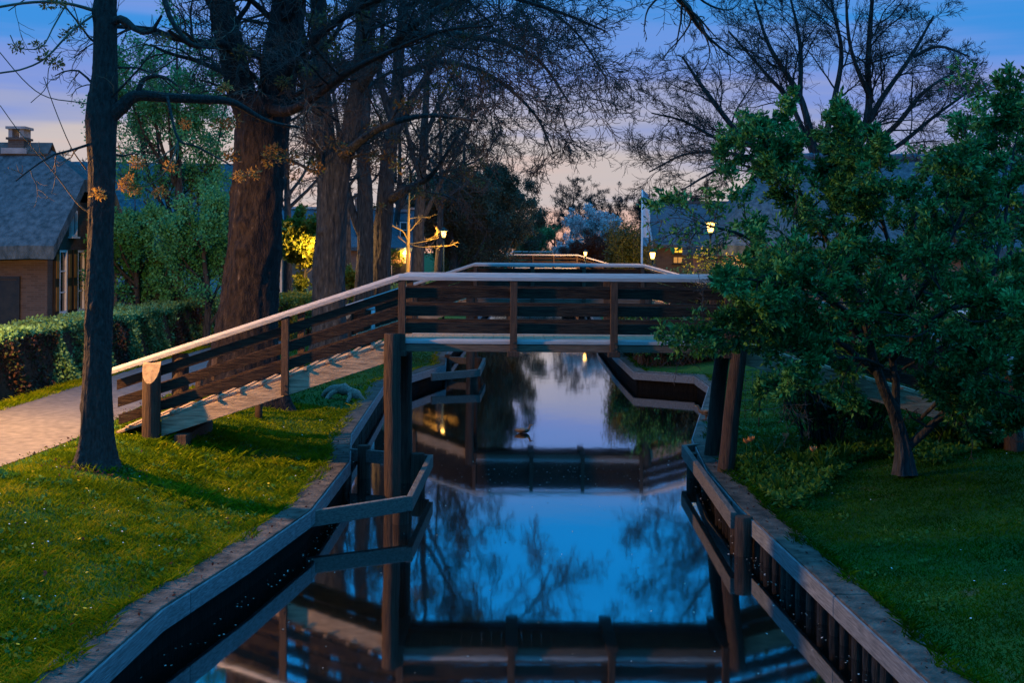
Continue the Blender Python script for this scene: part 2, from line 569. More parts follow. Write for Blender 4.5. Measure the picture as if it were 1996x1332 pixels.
# ------------------------------------------------------------------ banks and ground
LB = np.array([(-3.9, -40), (-3.7, 5), (-3.55, 9.6), (-3.47, 11.5), (-3.09, 13.6), (-2.76, 15.9), (-2.75, 19.6), (-3.12, 22.5), (-3.42, 31.5),
               (-2.95, 33.1), (-2.1, 36.4), (-2.3, 40.6), (-1.9, 60), (-1.2, 92), (0.0, 133), (3.95, 141), (6.0, 220), (15, 700)])
RB = np.array([(3.9, -40), (3.7, 5), (3.52, 9.6), (3.24, 16.3), (3.25, 19), (3.5, 22.2), (5.3, 31.0), (5.3, 33.6), (3.68, 34.6), (3.63, 40), (3.7, 49),
               (4.3, 60), (5.6, 92), (7.2, 133), (4.0, 141), (6.05, 220), (15.05, 700)])


def edge(B, y):
    return np.interp(y, B[:, 1], B[:, 0])


def sst(t):
    t = np.clip(t, 0, 1)
    return t * t * (3 - 2 * t)


def ground_z(x, y):
    x, y = np.asarray(x, float), np.asarray(y, float)
    dl = edge(LB, y) - x
    dr = x - edge(RB, y)
    wob = 0.022 * np.sin(x * 1.9 + y * 0.7) * np.sin(y * 1.3 - x * 0.6) + 0.014 * np.sin(3.7 * x + 1) * np.sin(4.3 * y)
    zl = 0.38 + 0.55 * sst((dl - 0.15) / 3.6) + wob * sst((dl - 0.3) / 1) * (1 - sst((dl - 3.4) / 0.8))
    zr = 0.38 + 0.42 * sst((dr - 0.15) / 5.0) + wob * sst((dr - 0.3) / 1)
    return np.where(dl >= dr, zl, zr)


ys = np.concatenate([np.arange(-30, 8, 2), np.arange(8, 42, 0.4), np.arange(42, 150, 2.0), np.array([170, 200, 260, 400, 700, 1500])])
ds = np.concatenate([np.array([0.17, 0.24, 0.32]), np.arange(0.5, 8, 0.35), np.array([8.5, 9.5, 11, 13, 16, 20, 28, 40, 70, 150, 400, 1200])])
cols = []
for d in ds[::-1]:
    x = edge(LB, ys) - d
    cols.append(np.stack([x, ys, ground_z(x, ys)], 1))
for B, dx in ((LB, -0.165), (RB, 0.165)):
    cols.append(np.stack([edge(B, ys) + dx, ys, np.full_like(ys, -1.1)], 1))
for d in ds:
    x = edge(RB, ys) + d
    cols.append(np.stack([x, ys, ground_z(x, ys)], 1))
gv = np.stack(cols, 1)
nr, nc = gv.shape[:2]
ii = np.arange(nr - 1)[:, None] * nc + np.arange(nc - 1)[None]
gf = np.stack([ii, ii + 1, ii + nc + 1, ii + nc], -1).reshape(-1, 4)
solo("ground", np_mesh("ground", gv.reshape(-1, 3), F4=gf, smooth=True), M_GROUND, None, None, kind="structure")

mb = MB()
WZ = -0.08
mb.poly([(-60, -35, WZ), (60, -35, WZ), (60, 600, WZ), (-60, 600, WZ)])
solo("water", mb, M_WATER, None, None, kind="structure")

# footpath beside the hedge
py_ = np.concatenate([np.arange(-20, 45, 0.6), np.arange(45, 140, 3)])
pl = -9.65 + 0.08 * np.sin(py_ * 0.9) + np.maximum(py_ - 30, 0) * 0.03
pr = -7.0 + 0.10 * np.sin(py_ * 0.7 + 1) + np.maximum(py_ - 30, 0) * 0.03
rows = []
for t in np.linspace(0, 1, 9):
    x = pl + (pr - pl) * t
    rows.append(np.stack([x, py_, ground_z(x, py_) + 0.012 + 0.02 * math.sin(math.pi * t)], 1))
pv = np.stack(rows, 1)
nr, nc = pv.shape[:2]
ii = np.arange(nr - 1)[:, None] * nc + np.arange(nc - 1)[None]
solo("path", np_mesh("path", pv.reshape(-1, 3), F4=np.stack([ii, ii + 1, ii + nc + 1, ii + nc], -1).reshape(-1, 4), smooth=True), M_PATH, None, None, kind="structure")


# ------------------------------------------------------------------ timber banks
def offset_poly(B, d):
    t = np.gradient(B, axis=0)
    t = unit(t)
    n = np.stack([t[:, 1], -t[:, 0]], 1)      # to the right of travel
    return B + n * d


def resample(B, y0, y1, step):
    y = np.unique(np.concatenate([np.arange(y0, y1, step), B[(B[:, 1] > y0) & (B[:, 1] < y1), 1], [y1]]))
    return np.stack([edge(B, y), y], 1)


def strip(B, d0, d1, z0, z1):
    """box strip following a bank, between two offsets and two heights"""
    a, b = offset_poly(B, d0), offset_poly(B, d1)
    n = len(B)
    v = []
    for q, z in ((a, z0), (b, z0), (b, z1), (a, z1)):
        v.append(np.concatenate([q, np.full((n, 1), z)], 1))
    V = np.stack(v, 1).reshape(-1, 3)
    f = []
    for i in range(n - 1):
        for k in range(4):
            l = (k + 1) % 4
            f.append((i * 4 + k, i * 4 + l, (i + 1) * 4 + l, (i + 1) * 4 + k))
    f += [(0, 1, 2, 3), tuple((n - 1) * 4 + k for k in (3, 2, 1, 0))]
    return V, f


for side, B, sg in (("left", LB, -1), ("right", RB, 1)):
    lab = ("timber bank edging below the sloping grass and path, with soil covered cap" if sg < 0 else
           "timber bank edging below the garden lawn, on a row of round piles")
    t = thing("timber_revetment", lab, "bank edging", (edge(B, 9.6), 9.6, 0), "timber edgings along the canal")
    cuts = [-20, 4.2, 8.4, 12.1, 15.9, 19.6, 22.5, 26.8, 31.5, 36.0, 41, 48, 56, 66, 80, 100, 133]
    for y0, y1 in zip(cuts[:-1], cuts[1:]):
        C = resample(B, y0 + 0.008, y1 - 0.008, 0.9)
        mb = MB()
        mb.add(*strip(C, sg * -0.045, sg * 0.37, 0.33, 0.43 + 0.004 * random.random()))
        part("cap_board", mb, M_BANKCAP, t, 0.012)
        mb = MB()
        mb.add(*strip(C, sg * -0.07, sg * -0.02, 0.19, 0.405 + 0.006 * random.random()))
        part("fascia_board", mb, M_WY, t, 0.008)
    C = resample(B, -20, 133, 0.6)
    mb = MB()
    V, f = strip(C, sg * 0.06, sg * 0.14, -0.8, 0.33)
    mb.add(V, f)
    part("sheet_piling", mb, M_SHEET, t)
    yy = 7.2 if sg > 0 else 19.9
    while yy < (18.5 if sg > 0 else 31):
        x = edge(B, yy) + sg * 0.02
        r = 0.055 + 0.02 * random.random()
        mb = MB()
        mb.tube([(x + sg * .05 + random.uniform(-.05, .04), yy + random.uniform(-.05, .05), -0.7), (x + sg * .03, yy + random.uniform(-.02, .02), 0.0), (x + sg * .03, yy, 0.325)], [r * .9, r * 1.05, r * 0.95], 9)
        part("pile", mb, M_BPILE, t)
        yy += random.uniform(0.17, 0.5)

# ------------------------------------------------------------------ footbridge
XL, XR, YN, YF = -1.82, 3.56, 19.0, 20.32
SL, SR = 0.335, 0.272
FL, FR = -6.42, 9.0
ZD, ZC = 2.52, 3.585


def zoff(x):
    return -SL * max(XL - x, 0) - SR * max(x - XR, 0)


def make_bridge(ph=.082):
    t = thing("footbridge", "wooden footbridge with ramps and pale handrails nearest across the canal, warm lit planks", "bridge",
              (0.87, 19.66, 0), "wooden footbridges in a line over the canal")
    # deck boards
    mb = MB()
    x = FL
    while x < FR:
        x2 = min(x + 0.17, FR)
        z0, z1 = ZD + zoff(x), ZD + zoff(x2 - 0.005)
        y0, y1 = YN + 0.03, YF - 0.03
        v = [(x, y0, z0 - .04), (x2 - .005, y0, z1 - .04), (x2 - .005, y1, z1 - .04), (x, y1, z0 - .04), (x, y0, z0), (x2 - .005, y0, z1), (x2 - .005, y1, z1), (x, y1, z0)]
        mb.add(v, [(3, 2, 1, 0), (4, 5, 6, 7), (0, 1, 5, 4), (1, 2, 6, 5), (2, 3, 7, 6), (3, 0, 4, 7)])
        x += 0.17
    part("deck", mb, M_STRING, t)
    # anti-slip cleats on the ramps
    for x0, x1 in ((FL + 0.2, XL - 0.25), (XR + 0.25, FR - 0.2)):
        for x in np.arange(x0, x1, 0.36):
            mb = MB()
            z = ZD + zoff(x) + 0.014
            j = random.uniform(-.03, .03)
            mb.beam((x, YN - 0.045 + j, z), (x, YF - 0.06, z), [(-.03, -.016), (.03, -.016), (.03, .018), (-.03, .018)])
            part("cleat", mb, M_STRING, t, 0.004)
    # stringers, kerbs
    for y in (YN, YF):
        for a, b in ((FL + 0.75, XL - 0.02), (XL - 0.02, XR + 0.02), (XR + 0.02, FR - 0.5)):
            flat = a > XL - 0.1 and b < XR + 0.1
            top, bot = (-0.075, -0.19) if flat else (-0.045, -0.32)
            mb = MB()
            yo = 0 if flat else 0.006
            mb.beam((a, y + yo, ZD + zoff(a)), (b, y + yo, ZD + zoff(b)), [(-.035, bot), (.035, bot), (.035, top), (-.035, top)], upright_ends=True)
            part("stringer", mb, M_WX if flat else M_STRING, t, 0.006)
        sgn = -1 if y == YN else 1
        mb = MB()
        a, b = XL + 0.1, XR - 0.1
        q = [(-.045, -.07), (.045, -.07), (.045, -.022), (.012, .012), (-.012, .012), (-.045, -.022)]
        mb.beam((a, y, ZD), (b, y, ZD), q)
        part("kerb_beam", mb, M_CAP, t, 0.004)
        # rail planks
        for zc in (3.272, 2.985, 2.70):
            dz = zc - ZD
            for a, b in ((FL + 0.02 + 0.06 * (3.3 - zc), XL + 0.02), (XL + 0.02, XR - 0.02), (XR - 0.02, FR - 0.1)):
                mb = MB()
                yo = y - sgn * 0.0 + (0.002 if a > XL and b < XR else -0.002)
                e = random.uniform(-.006, .006)
                mb.beam((a, yo, ZD + zoff(a) + dz + e), (b, yo, ZD + zoff(b) + dz - e), [(-.02, -ph), (.02, -ph), (.02, ph), (-.02, ph)], upright_ends=True)
                part("rail_plank", mb, M_WDARK, t, 0.004)
        # handrail, three lengths
        q = [(-.085, -.055), (.085, -.055), (.085, .0), (.05, .048), (-.05, .048), (-.085, .0)]
        yc = y + sgn * 0.035
        for a, b in ((FL - 0.03, XL), (XL, XR), (XR, FR - 0.1)):
            mb = MB()
            mb.beam((a, yc, ZC - 0.05 + zoff(a)), (b, yc, ZC - 0.05 + zoff(b)), q, upright_ends=True)
            part("handrail", mb, M_CAP, t, 0.004)
        # posts outside the planks
        py = y + sgn * 0.065
        for x in (XL + 0.045, 0.035, 1.66, XR - 0.05, -3.66, 5.5, 7.3):
            mb = MB()
            z = ZD + zoff(x)
            lo = z - (0.2 if XL < x < XR else 0.30)
            mb.box((x, py, (lo + z + 1.0) / 2), (0.118, 0.085, z + 1.0 - lo))
            po = part("post", mb, M_WZ, t, 0.006)
            mb = MB()
            for dzb in (0.07, 0.16):
                mb.tube([(x, py + sgn * 0.04, lo + dzb), (x, py + sgn * 0.056, lo + dzb)], 0.014, 8)
            part("bolts", mb, M_BOLT, po)
    # cross beams under the flat span, ends showing below each post
    for x in (0.035, 1.66, XL + 0.02, XR - 0.02):
        mb = MB()
        w = 0.2
        mb.box((x, (YN + YF) / 2, ZD - 0.225), (w, YF - YN + 0.3, 0.085))
        part("cross_beam", mb, M_PILE, t, 0.008)
    # foot sill beams on the ground
    for x, z in ((-5.32, 0.86), (FR - 0.8, 0.86)):
        mb = MB()
        mb.box((x, (YN + YF) / 2, z + zoff(0)), (0.2, YF - YN + 0.36, 0.2))
        part("sill_beam", mb, M_WZ, t, 0.01)
    # piles in the water
    specs = [((-1.90, YN - 0.10, -1), (-1.92, YN - 0.10, 2.62), .130, .138), ((-1.83, YF + 0.06, -1), (-1.85, YF + 0.06, 2.5), .13, .125),
             ((3.33, YN - 0.12, -1), (3.70, YN - 0.10, 2.62), .14, .125), ((3.36, YF + 0.08, -1), (3.72, YF + 0.06, 2.55), .14, .125)]
    for a, b, r0, r1 in specs:
        a, b = np.array(a), np.array(b)
        k = np.linspace(0, 1, 9)[:, None]
        mb = MB()
        pts = a + (b - a) * k + R.normal(0, .006, (9, 3)) * [1, 1, 0]
        mb.tube(pts, np.linspace(r0, r1, 9), 14)
        part("pile", mb, M_PILE, t, 0.01)
    # cleat under the ramp end at the pile
    # foot piles with slanted cut
    for x, y in ((-5.79, YN - 0.16), (-5.79, YF + 0.16), (8.1, YN - 0.16), (8.1, YF + 0.16)):
        z = ZD + zoff(x) + 0.95
        sgn = -1 if y < YN else 1
        mb = MB()
        n = 18
        aa = np.arange(n) * 2 * math.pi / n
        r = 0.145
        ring = np.stack([x + r * np.cos(aa), y + r * np.sin(aa)], 1)
        outw = (ring[:, 1] - y) * sgn / r      # 1 at the outer face
        ztop = np.minimum(z, z - (outw + 0.15) * 0.30)
        V = np.concatenate([np.c_[ring, np.full(n, 0.6)], np.c_[ring, ztop]])
        mb.add(V, [(i, (i + 1) % n, n + (i + 1) % n, n + i) for i in range(n)], True)
        fp = part("foot_pile", mb, M_PILE, t)
        mb = MB()
        mb.add(np.concatenate([np.c_[ring, ztop + 0.001], [(x, y, z - 0.04)]]), [(i, (i + 1) % n, n) for i in range(n)])
        part("cut_face", mb, M_CUT, fp)
    return t


bridge = make_bridge()
for dx, y, dz, lab in ((0.62, 37.0, 0.0, "second wooden footbridge behind the nearest one, handrail pale blue in the dusk"),
                       (1.62, 92.0, 0.16, "third footbridge along the canal, handrails golden in the lamp light"),
                       (1.95, 126.0, 0.40, "farthest small footbridge at the end of the canal")):
    c = copy_tree(bridge) if y > 40 else make_bridge(.132)     # the second one is boarded almost solid
    c["label"] = lab
    c.location = (0.87 + dx, y + 0.66, dz)


# ------------------------------------------------------------------ fenders
def fender(label, rails, posts, loc):
    t = thing("bridge_fender", label, "fender", loc, "timber fenders guarding the bridge piles")
    for a, b in rails:
        mb = MB()
        mb.beam(a, b, [(-.045, -.11), (.045, -.11), (.045, .11), (-.045, .11)])
        part("rail", mb, M_FEND, t, 0.01)
    for x, y, z in posts:
        mb = MB()
        mb.tube([(x, y, -1), (x, y, z * 0.6), (x, y, z)], [.12, .12, .115], 12)
        part("post", mb, M_PILE, t, 0.012)
    return t


fl = fender("angled timber fender in the water around the left piles of the nearest bridge",
            [((-2.83, 16.1, .24), (-1.50, 17.0, .28)), ((-1.46, 16.94, .29), (-1.38, 20.2, .33)), ((-1.42, 20.27, .31), (-2.85, 20.8, .32))],
            [(-1.62, 17.3, .3), (-1.6, 20.2, .46), (-2.6, 20.75, .5)], (-2.1, 18.6, 0))
fr = fender("straight timber fender beside the leaning right piles of the nearest bridge",
            [((3.0, 15.7, .36), (3.14, 21.2, .36)), ((3.14, 21.26, .34), (3.45, 21.5, .34))],
            [(3.12, 15.62, .44), (3.27, 16.75, .40), (3.28, 21.0, .36)], (3.1, 18.5, 0))
c = copy_tree(fl)
c["label"] = "small distant fender in the water at the left piles of the second footbridge"
c.location = (-2.1 + 0.5, 36.7, 0.02)


# ------------------------------------------------------------------ street lamps
def lamp_light(parent, loc, watts, rad=0.12, col=ORANGE):
    d = bpy.data.lights.new("lamp_light", 'POINT')
    d.energy = watts
    d.color = col
    d.shadow_soft_size = rad
    o = bpy.data.objects.new("lamp_light", d)
    o.location = np.asarray(loc) - root_loc(parent)
    o.visible_glossy = False        # the lantern glass itself is what mirrors in the water
    link(o, parent)
    return o


def street_lamp(label, x, y, zl, watts, rad=0.12, group="warm street lamps along the canal", rr=.24, ls=.8):
    g = float(ground_z(x, y))
    t = thing("street_lamp", label, "street lamp", (x, y, g), group)
    mb = MB()
    mb.tube([(x, y, g - .2), (x, y, g + .5), (x, y, g + .55), (x, y, zl - .32)], [.07, .065, .045, .035], 10)
    mb.tube([(x, y, zl - .32), (x, y, zl - .24 * ls)], [.035, .1 * ls], 10)
    part("pole", mb, M_METAL, t)
    mb = MB()
    mb.tube([(x, y, zl - .22 * ls), (x, y, zl - .1 * ls), (x, y, zl + .08 * ls), (x, y, zl + .13 * ls)], [.085 * ls, .125 * ls, .15 * ls, .15 * ls], 14)
    part("lantern_glass", mb, M_GLOW, t)
    mb = MB()
    mb.tube([(x, y, zl + .14 * ls), (x, y, zl + .165 * ls), (x, y, zl + .30 * ls), (x, y, zl + .38 * ls)], [rr, rr * .97, .07, .02], 20)
    part("lantern_roof", mb, M_METAL, t)
    lamp_light(t, (x, y, zl), watts, rad)
    return t


LAMP_A = 5300
street_lamp("street lamp by the hedge whose light falls across path and grass", -9.5, 17.55, 4.6, LAMP_A, 0.09, rr=.62, ls=1)  # oversized roof, shaped to keep this unseen lamp's light from rising
p = P(865, 455, 57)
street_lamp("glowing street lamp to the right of the small lit bare tree", p[0], 57, p[2], 1300)
p = P(1141, 494, 88)
street_lamp("bright low street lamp beside the far bridge, in front of the copper shrub", p[0], 88, p[2], 2000)
p = P(1272, 497, 54)
street_lamp("small garden lamp near the foot of the white banner, before the tiled house", p[0], 54, p[2], 500)
p = P(1385, 441, 37.5)
street_lamp("bright lamp at the left edge of the leafy apple tree, before the thatched house", p[0], 37.5, p[2], 700)
p = P(624, 476, 44.9)
street_lamp("street lamp behind the second large trunk, lighting yellow green leaves", p[0], 44.9, p[2], 800)


# ------------------------------------------------------------------ branching plants
class Tubes:
    def __init__(s):
        s.b = {}

    def add(s, pts, rad, sides):
        pts = np.asarray(pts, float)
        rad = np.asarray(rad, float)
        if pts.ndim == 2:
            pts, rad = pts[None], rad[None]
        s.b.setdefault((pts.shape[1], sides), []).append((pts, rad))

    def add_bark(s, pts, rad, sides, flare=0.0):
        s.bark = getattr(s, 'bark', [])
        s.bark.append((np.asarray(pts, float), np.asarray(rad, float), sides, flare))

    def mesh(s, name, off):
        VV, FF, n0 = [], [], 0
        for p, r, k, flare in getattr(s, 'bark', []):
            n = len(p)
            t = unit(np.gradient(p, axis=0))
            x = unit(np.cross(t, np.array([0, 1.0, .3])))
            y = np.cross(t, x)
            th = np.arange(k)[None] * 2 * math.pi / k
            L = np.r_[0, np.cumsum(np.linalg.norm(np.diff(p, axis=0), axis=1))][:, None]
            ph = R.uniform(0, 6.28, 12)
            rw = r[:, None] / 0.3
            d = .05 * np.sin(3 * th + 1.1 * L + ph[0]) * np.sin(.9 * L + ph[1]) + .03 * np.sin(2 * th - 1.7 * L + ph[2])
            for q in range(3):
                kk = [7, 11, 17][q]
                d = d - [.055, .045, .035][q] * np.abs(np.sin(kk * th / 2 * 2 / 2 + 1.6 * np.sin(1.3 * L + ph[3 + q]) + .5 * np.sin(4.7 * L + ph[6 + q]))) ** .6
            d = d + R.normal(0, .011, (n, k))
            for _ in range(int(1 + L[-1, 0] * 1.2)):
                l0, t0_, s0 = R.uniform(0, L[-1, 0]), R.uniform(0, 6.28), R.uniform(.05, .11)
                dt = np.angle(np.exp(1j * (th - t0_)))
                d = d + R.uniform(.06, .2) * np.exp(-((L - l0) / (s0 * 1.3)) ** 2 - (dt / .28) ** 2)
            if flare:
                lob = .5 + .5 * np.sin(5 * th + ph[10] + .6 * np.sin(2 * th + ph[11]))
                d = d + flare * (.25 + lob) * np.exp(-L / (.5 * np.sqrt(r[0] / .25)))
            rr = r[:, None] * (1 + d)
            v = p[:, None] + rr[..., None] * (np.cos(th)[..., None] * x[:, None] + np.sin(th)[..., None] * y[:, None])
            VV.append(v.reshape(-1, 3))
            i = np.arange(k)
            j = (i + 1) % k
            q = np.stack([i, j, j + k, i + k], -1)
            FF.append((q[None] + (np.arange(n - 1) * k)[:, None, None]).reshape(-1, 4) + n0)
            n0 += n * k
        for (n, k), L in s.b.items():
            p = np.concatenate([a for a, _ in L])
            r = np.concatenate([b for _, b in L])
            T = len(p)
            t = unit(np.gradient(p, axis=1))
            m = unit(p[:, -1] - p[:, 0])
            ref = np.where(np.abs(m[:, 2:3]) < 0.75, np.array([[0, 0, 1.0]]), np.array([[1.0, 0, 0]]))
            x = unit(np.cross(t, ref[:, None, :]))
            y = np.cross(t, x)
            a = np.arange(k) * 2 * math.pi / k
            v = p[:, :, None] + r[:, :, None, None] * (np.cos(a)[:, None] * x[:, :, None] + np.sin(a)[:, None] * y[:, :, None])
            VV.append(v.reshape(-1, 3))
            i = np.arange(k)
            j = (i + 1) % k
            q = np.stack([i, j, j + k, i + k], -1)
            q = (q[None] + (np.arange(n - 1) * k)[:, None, None]).reshape(-1, 4)
            q = (q[None] + (np.arange(T) * n * k)[:, None, None]).reshape(-1, 4) + n0
            FF.append(q)
            n0 += T * n * k
        return np_mesh(name, np.concatenate(VV) - off, F4=np.concatenate(FF), smooth=True)


def smooth_line(pts, n):
    pts = np.asarray(pts, float)
    m = len(pts)
    if m < 3:
        t = np.linspace(0, 1, n)[:, None]
        return pts[0] + (pts[-1] - pts[0]) * t
    P_ = np.concatenate([2 * pts[:1] - pts[1:2], pts, 2 * pts[-1:] - pts[-2:-1]])
    u = np.linspace(0, m - 1 - 1e-6, n)
    i = u.astype(int)
    f = (u - i)[:, None]
    a, b, c, d = P_[i], P_[i + 1], P_[i + 2], P_[i + 3]
    return 0.5 * (2 * b + (c - a) * f + (2 * a - 5 * b + 4 * c - d) * f ** 2 + (3 * b - a - 3 * c + d) * f ** 3)


def grow(st, d, L, n, wig, trop=(0, 0, 0)):
    B = len(st)
    p = np.array(st)
    d = unit(d)
    trop = np.asarray(trop, float)
    pts = [p]
    step = (L / (n - 1))[:, None]
    for k in range(n - 1):
        d = unit(d + R.normal(0, wig, (B, 3)) + trop * ((k + 1) / n))
        p = p + d * step
        pts.append(p)
    return np.stack(pts, 1)


def kids(pts, rad, L, c, t0, t1, ang, asd, lr, rr, flat=0.0):
    B, n = pts.shape[:2]
    t = t0 + (t1 - t0) * (np.arange(c)[None] + R.random((B, c))) / c
    x = t * (n - 1)
    i = np.minimum(x.astype(int), n - 2)
    f = x - i
    b = np.arange(B)[:, None]
    pos = pts[b, i] * (1 - f[..., None]) + pts[b, i + 1] * f[..., None]
    tan = unit(pts[b, i + 1] - pts[b, i])
    r = rad[b, i] * (1 - f) + rad[b, i + 1] * f
    rv = R.normal(0, 1, (B, c, 3))
    rv[..., 2] *= (1 - flat)
    perp = unit(rv - (rv * tan).sum(-1, keepdims=True) * tan)
    a = ang + asd * R.normal(0, 1, (B, c))
    d = np.cos(a)[..., None] * tan + np.sin(a)[..., None] * perp
    L2 = L[:, None] * lr * (1 - .45 * t) * R.uniform(.65, 1.25, (B, c))
    return pos.reshape(-1, 3), d.reshape(-1, 3), L2.ravel(), (r * rr).ravel()


def radii(r0, r1, n):
    return r0[:, None] + (r1 - r0)[:, None] * np.linspace(0, 1, n)[None]


def leaf_mesh(name, pos, size, off, dirs=None, aspect=0.55, jitter=0.35, fold=0.25, align=0.0):
    n = len(pos)
    a = R.normal(0, 1, (n, 3))
    if dirs is not None:
        a = a * (1 - align) + dirs * align * 1.5
    a = unit(a)
    s = unit(np.cross(a, R.normal(0, 1, (n, 3))))
    u = np.cross(s, a)
    l = (size * R.uniform(1 - jitter, 1 + jitter, n))[:, None]
    w = l * aspect / 2
    m = pos + a * l * .45 + u * w * fold
    V = np.stack([pos, m + s * w, pos + a * l, m - s * w], 1).reshape(-1, 3)
    i = np.arange(n)[:, None] * 4
    Ft = np.concatenate([i + np.array([[0, 1, 2]]), i + np.array([[0, 2, 3]])])
    return np_mesh(name, V - off, F3=Ft)


def build_tree(name, label, cat, base, limbs, levels, bark, leaf=None, group=None, split=2, rmin=0.006, twigmat=None, extra=None, clusters=None, sides=10, leafbias=None):
    """limbs: list of (polyline Nx3, radii N). levels: dicts. The first `split` generations belong to the trunk, the rest to the crown."""
    base = np.asarray(base, float)
    t = thing(name, label, cat, base, group)
    trunk, crown = Tubes(), Tubes()
    cur = []
    first_limb = True
    for pl_, rd in limbs:
        n = max(8, len(pl_) * 3)
        if max(rd) > .11 and sides >= 12:
            nb = int(max(12, np.linalg.norm(np.diff(np.asarray(pl_), axis=0), axis=1).sum() / .05))
            trunk.add_bark(smooth_line(pl_, nb), np.interp(np.linspace(0, len(rd) - 1, nb), np.arange(len(rd)), rd), 72, .42 if first_limb else 0)
            hidden = True
        else:
            hidden = False
        first_limb = False
        p = smooth_line(pl_, n)
        r = np.interp(np.linspace(0, len(rd) - 1, n), np.arange(len(rd)), rd)
        p = p + (0 if hidden else 1) * R.normal(0, 1, p.shape) * r[:, None] * 0.06 * (np.arange(n)[:, None] > 0)
        if not hidden:
            trunk.add(p, r, sides)
        LL = np.linalg.norm(np.diff(p, axis=0), axis=1).sum()
        cur.append((p, r, LL))
    pools = []
    ends = None
    for g, lv in enumerate(levels):
        S, D, LN, RD = [], [], [], []
        first = True
        src = cur if g == 0 else [last]
        for p, r, LL in src:
            if g == 0:
                p, r, LL = p[None], r[None], np.array([LL])
            c = lv['c']
            tz = lv.get('t0', .3)
            if g == 0 and first:
                tz = max(tz, lv.get('t0trunk', 0))
            first = False
            if g == 0 and 'per_m' in lv:
                c = max(2, int(lv['per_m'] * LL[0]))
            if g == 0:
                LL = np.maximum(np.minimum(LL, lv.get('lmax', 99)), lv.get('lmin', 0))
            a, b, l2, r2 = kids(p, r, LL, c, tz, lv.get('t1', 1), lv['ang'], lv.get('asd', .2), lv['lr'], lv.get('rr', .55), lv.get('flat', 0))
            S.append(a); D.append(b); LN.append(l2); RD.append(r2)
        S, D, LN, RD = np.concatenate(S), np.concatenate(D), np.concatenate(LN), np.concatenate(RD)
        if 'bias' in lv:
            D = unit(D + np.asarray(lv['bias']))
        RD = np.maximum(np.minimum(RD, LN * 0.03), rmin)
        n = lv.get('n', 5)
        p = grow(S, D, LN, n, lv.get('wig', .15), lv.get('trop', (0, 0, 0)))
        r = radii(RD, np.maximum(RD * lv.get('tip', .4), rmin * .7), n)
        (trunk if g < split - 1 else crown).add(p, r, 7 if g == 0 else (5 if g == 1 else 3))
        last = (p, r, LN)
        pools.append(p)
    if extra:
        for p, r, which in extra:
            n = max(8, len(p) * 3)
            q = smooth_line(p, n)
            rr = np.interp(np.linspace(0, len(r) - 1, n), np.arange(len(r)), r)
            (trunk if which == 't' else crown).add(q, rr, 6)
    part("trunk", trunk.mesh("trunk", base), bark, t)
    if crown.b:
        part("twigs", crown.mesh("twigs", base), twigmat or M_TWIG, t)
    if leaf:
        p = pools[-1]
        B, n = p.shape[:2]
        k = leaf['k']
        u = R.uniform(leaf.get('t0', .25), 1, (B, k)) * (n - 1)
        i = np.minimum(u.astype(int), n - 2)
        f = (u - i)[..., None]
        b = np.arange(B)[:, None]
        q = (p[b, i] * (1 - f) + p[b, i + 1] * f).reshape(-1, 3)
        d = unit(p[b, i + 1] - p[b, i]).reshape(-1, 3)
        q = q + R.normal(0, leaf.get('sp', .03), q.shape)
        if leafbias is not None:
            keep = leafbias(q)
            q, d = q[keep], d[keep]
        part("crown", leaf_mesh("crown", q, leaf['size'], base, d, leaf.get('aspect', .55), jitter=.45, align=leaf.get('align', .4)), leaf['mat'], t)
    if clusters:
        for c in clusters['at']:
            m = clusters['n']
            v = unit(R.normal(0, 1, (m, 3)))
            q = np.asarray(c) + v * (R.random((m, 1)) ** .6) * clusters['r'] * np.array([1, 1, .8])
            part("bud_cluster", leaf_mesh("bud_cluster", q, clusters['size'], base, v, .45, align=.5), clusters['mat'], t)
    return t, pools


def pxline(pts, scale_y=None):
    """(px, py, Y, width_px) -> polyline, radii"""
    return [P(a, b, c) for a, b, c, w in pts], [w / 2 * c / F for a, b, c, w in pts]


# ---- near left tree
Y0 = 16.5
L0 = [pxline([(182, 925, Y0, 92), (184, 900, Y0, 74), (187, 850, Y0, 62), (190, 700, Y0, 54), (193, 560, Y0, 57), (196, 450, Y0, 53), (199, 330, Y0, 56), (197, 225, Y0, 64),
              (204, 140, Y0, 50), (206, 0, Y0, 46), (208, -160, Y0, 42), (214, -420, Y0 + .2, 28), (222, -760, Y0 + .3, 8)]),
      pxline([(205, 235, Y0, 34), (236, 208, Y0, 30), (266, 186, Y0, 24), (330, 190, Y0 + .1, 20), (400, 193, Y0 + .3, 19), (455, 200, Y0 + .5, 16), (520, 235, Y0 + .8, 9), (590, 250, Y0 + 1, 5)]),
      pxline([(205, 45, Y0, 20), (240, 38, Y0 - .1, 15), (262, 55, Y0 - .2, 12), (292, 62, Y0 - .3, 9), (315, 30, Y0 - .4, 5)]),
      pxline([(268, 184, Y0, 12), (278, 158, Y0, 10), (300, 148, Y0, 8), (325, 152, Y0 - .1, 6), (345, 166, Y0 - .1, 3)]),
      pxline([(200, -150, Y0, 15), (120, -190, Y0 - .4, 9), (30, -130, Y0 - .8, 5), (-40, -40, Y0 - 1, 2.5)]),
      pxline([(206, -60, Y0, 22), (300, -60, Y0 - .3, 14), (330, 30, Y0 - .5, 10), (372, 84, Y0 - .5, 7), (430, 95, Y0 - .5, 4)]),
      pxline([(200, -200, Y0, 20), (330, -260, Y0 + 1, 13), (480, -160, Y0 + 2, 8), (560, -60, Y0 + 2.4, 4)])]
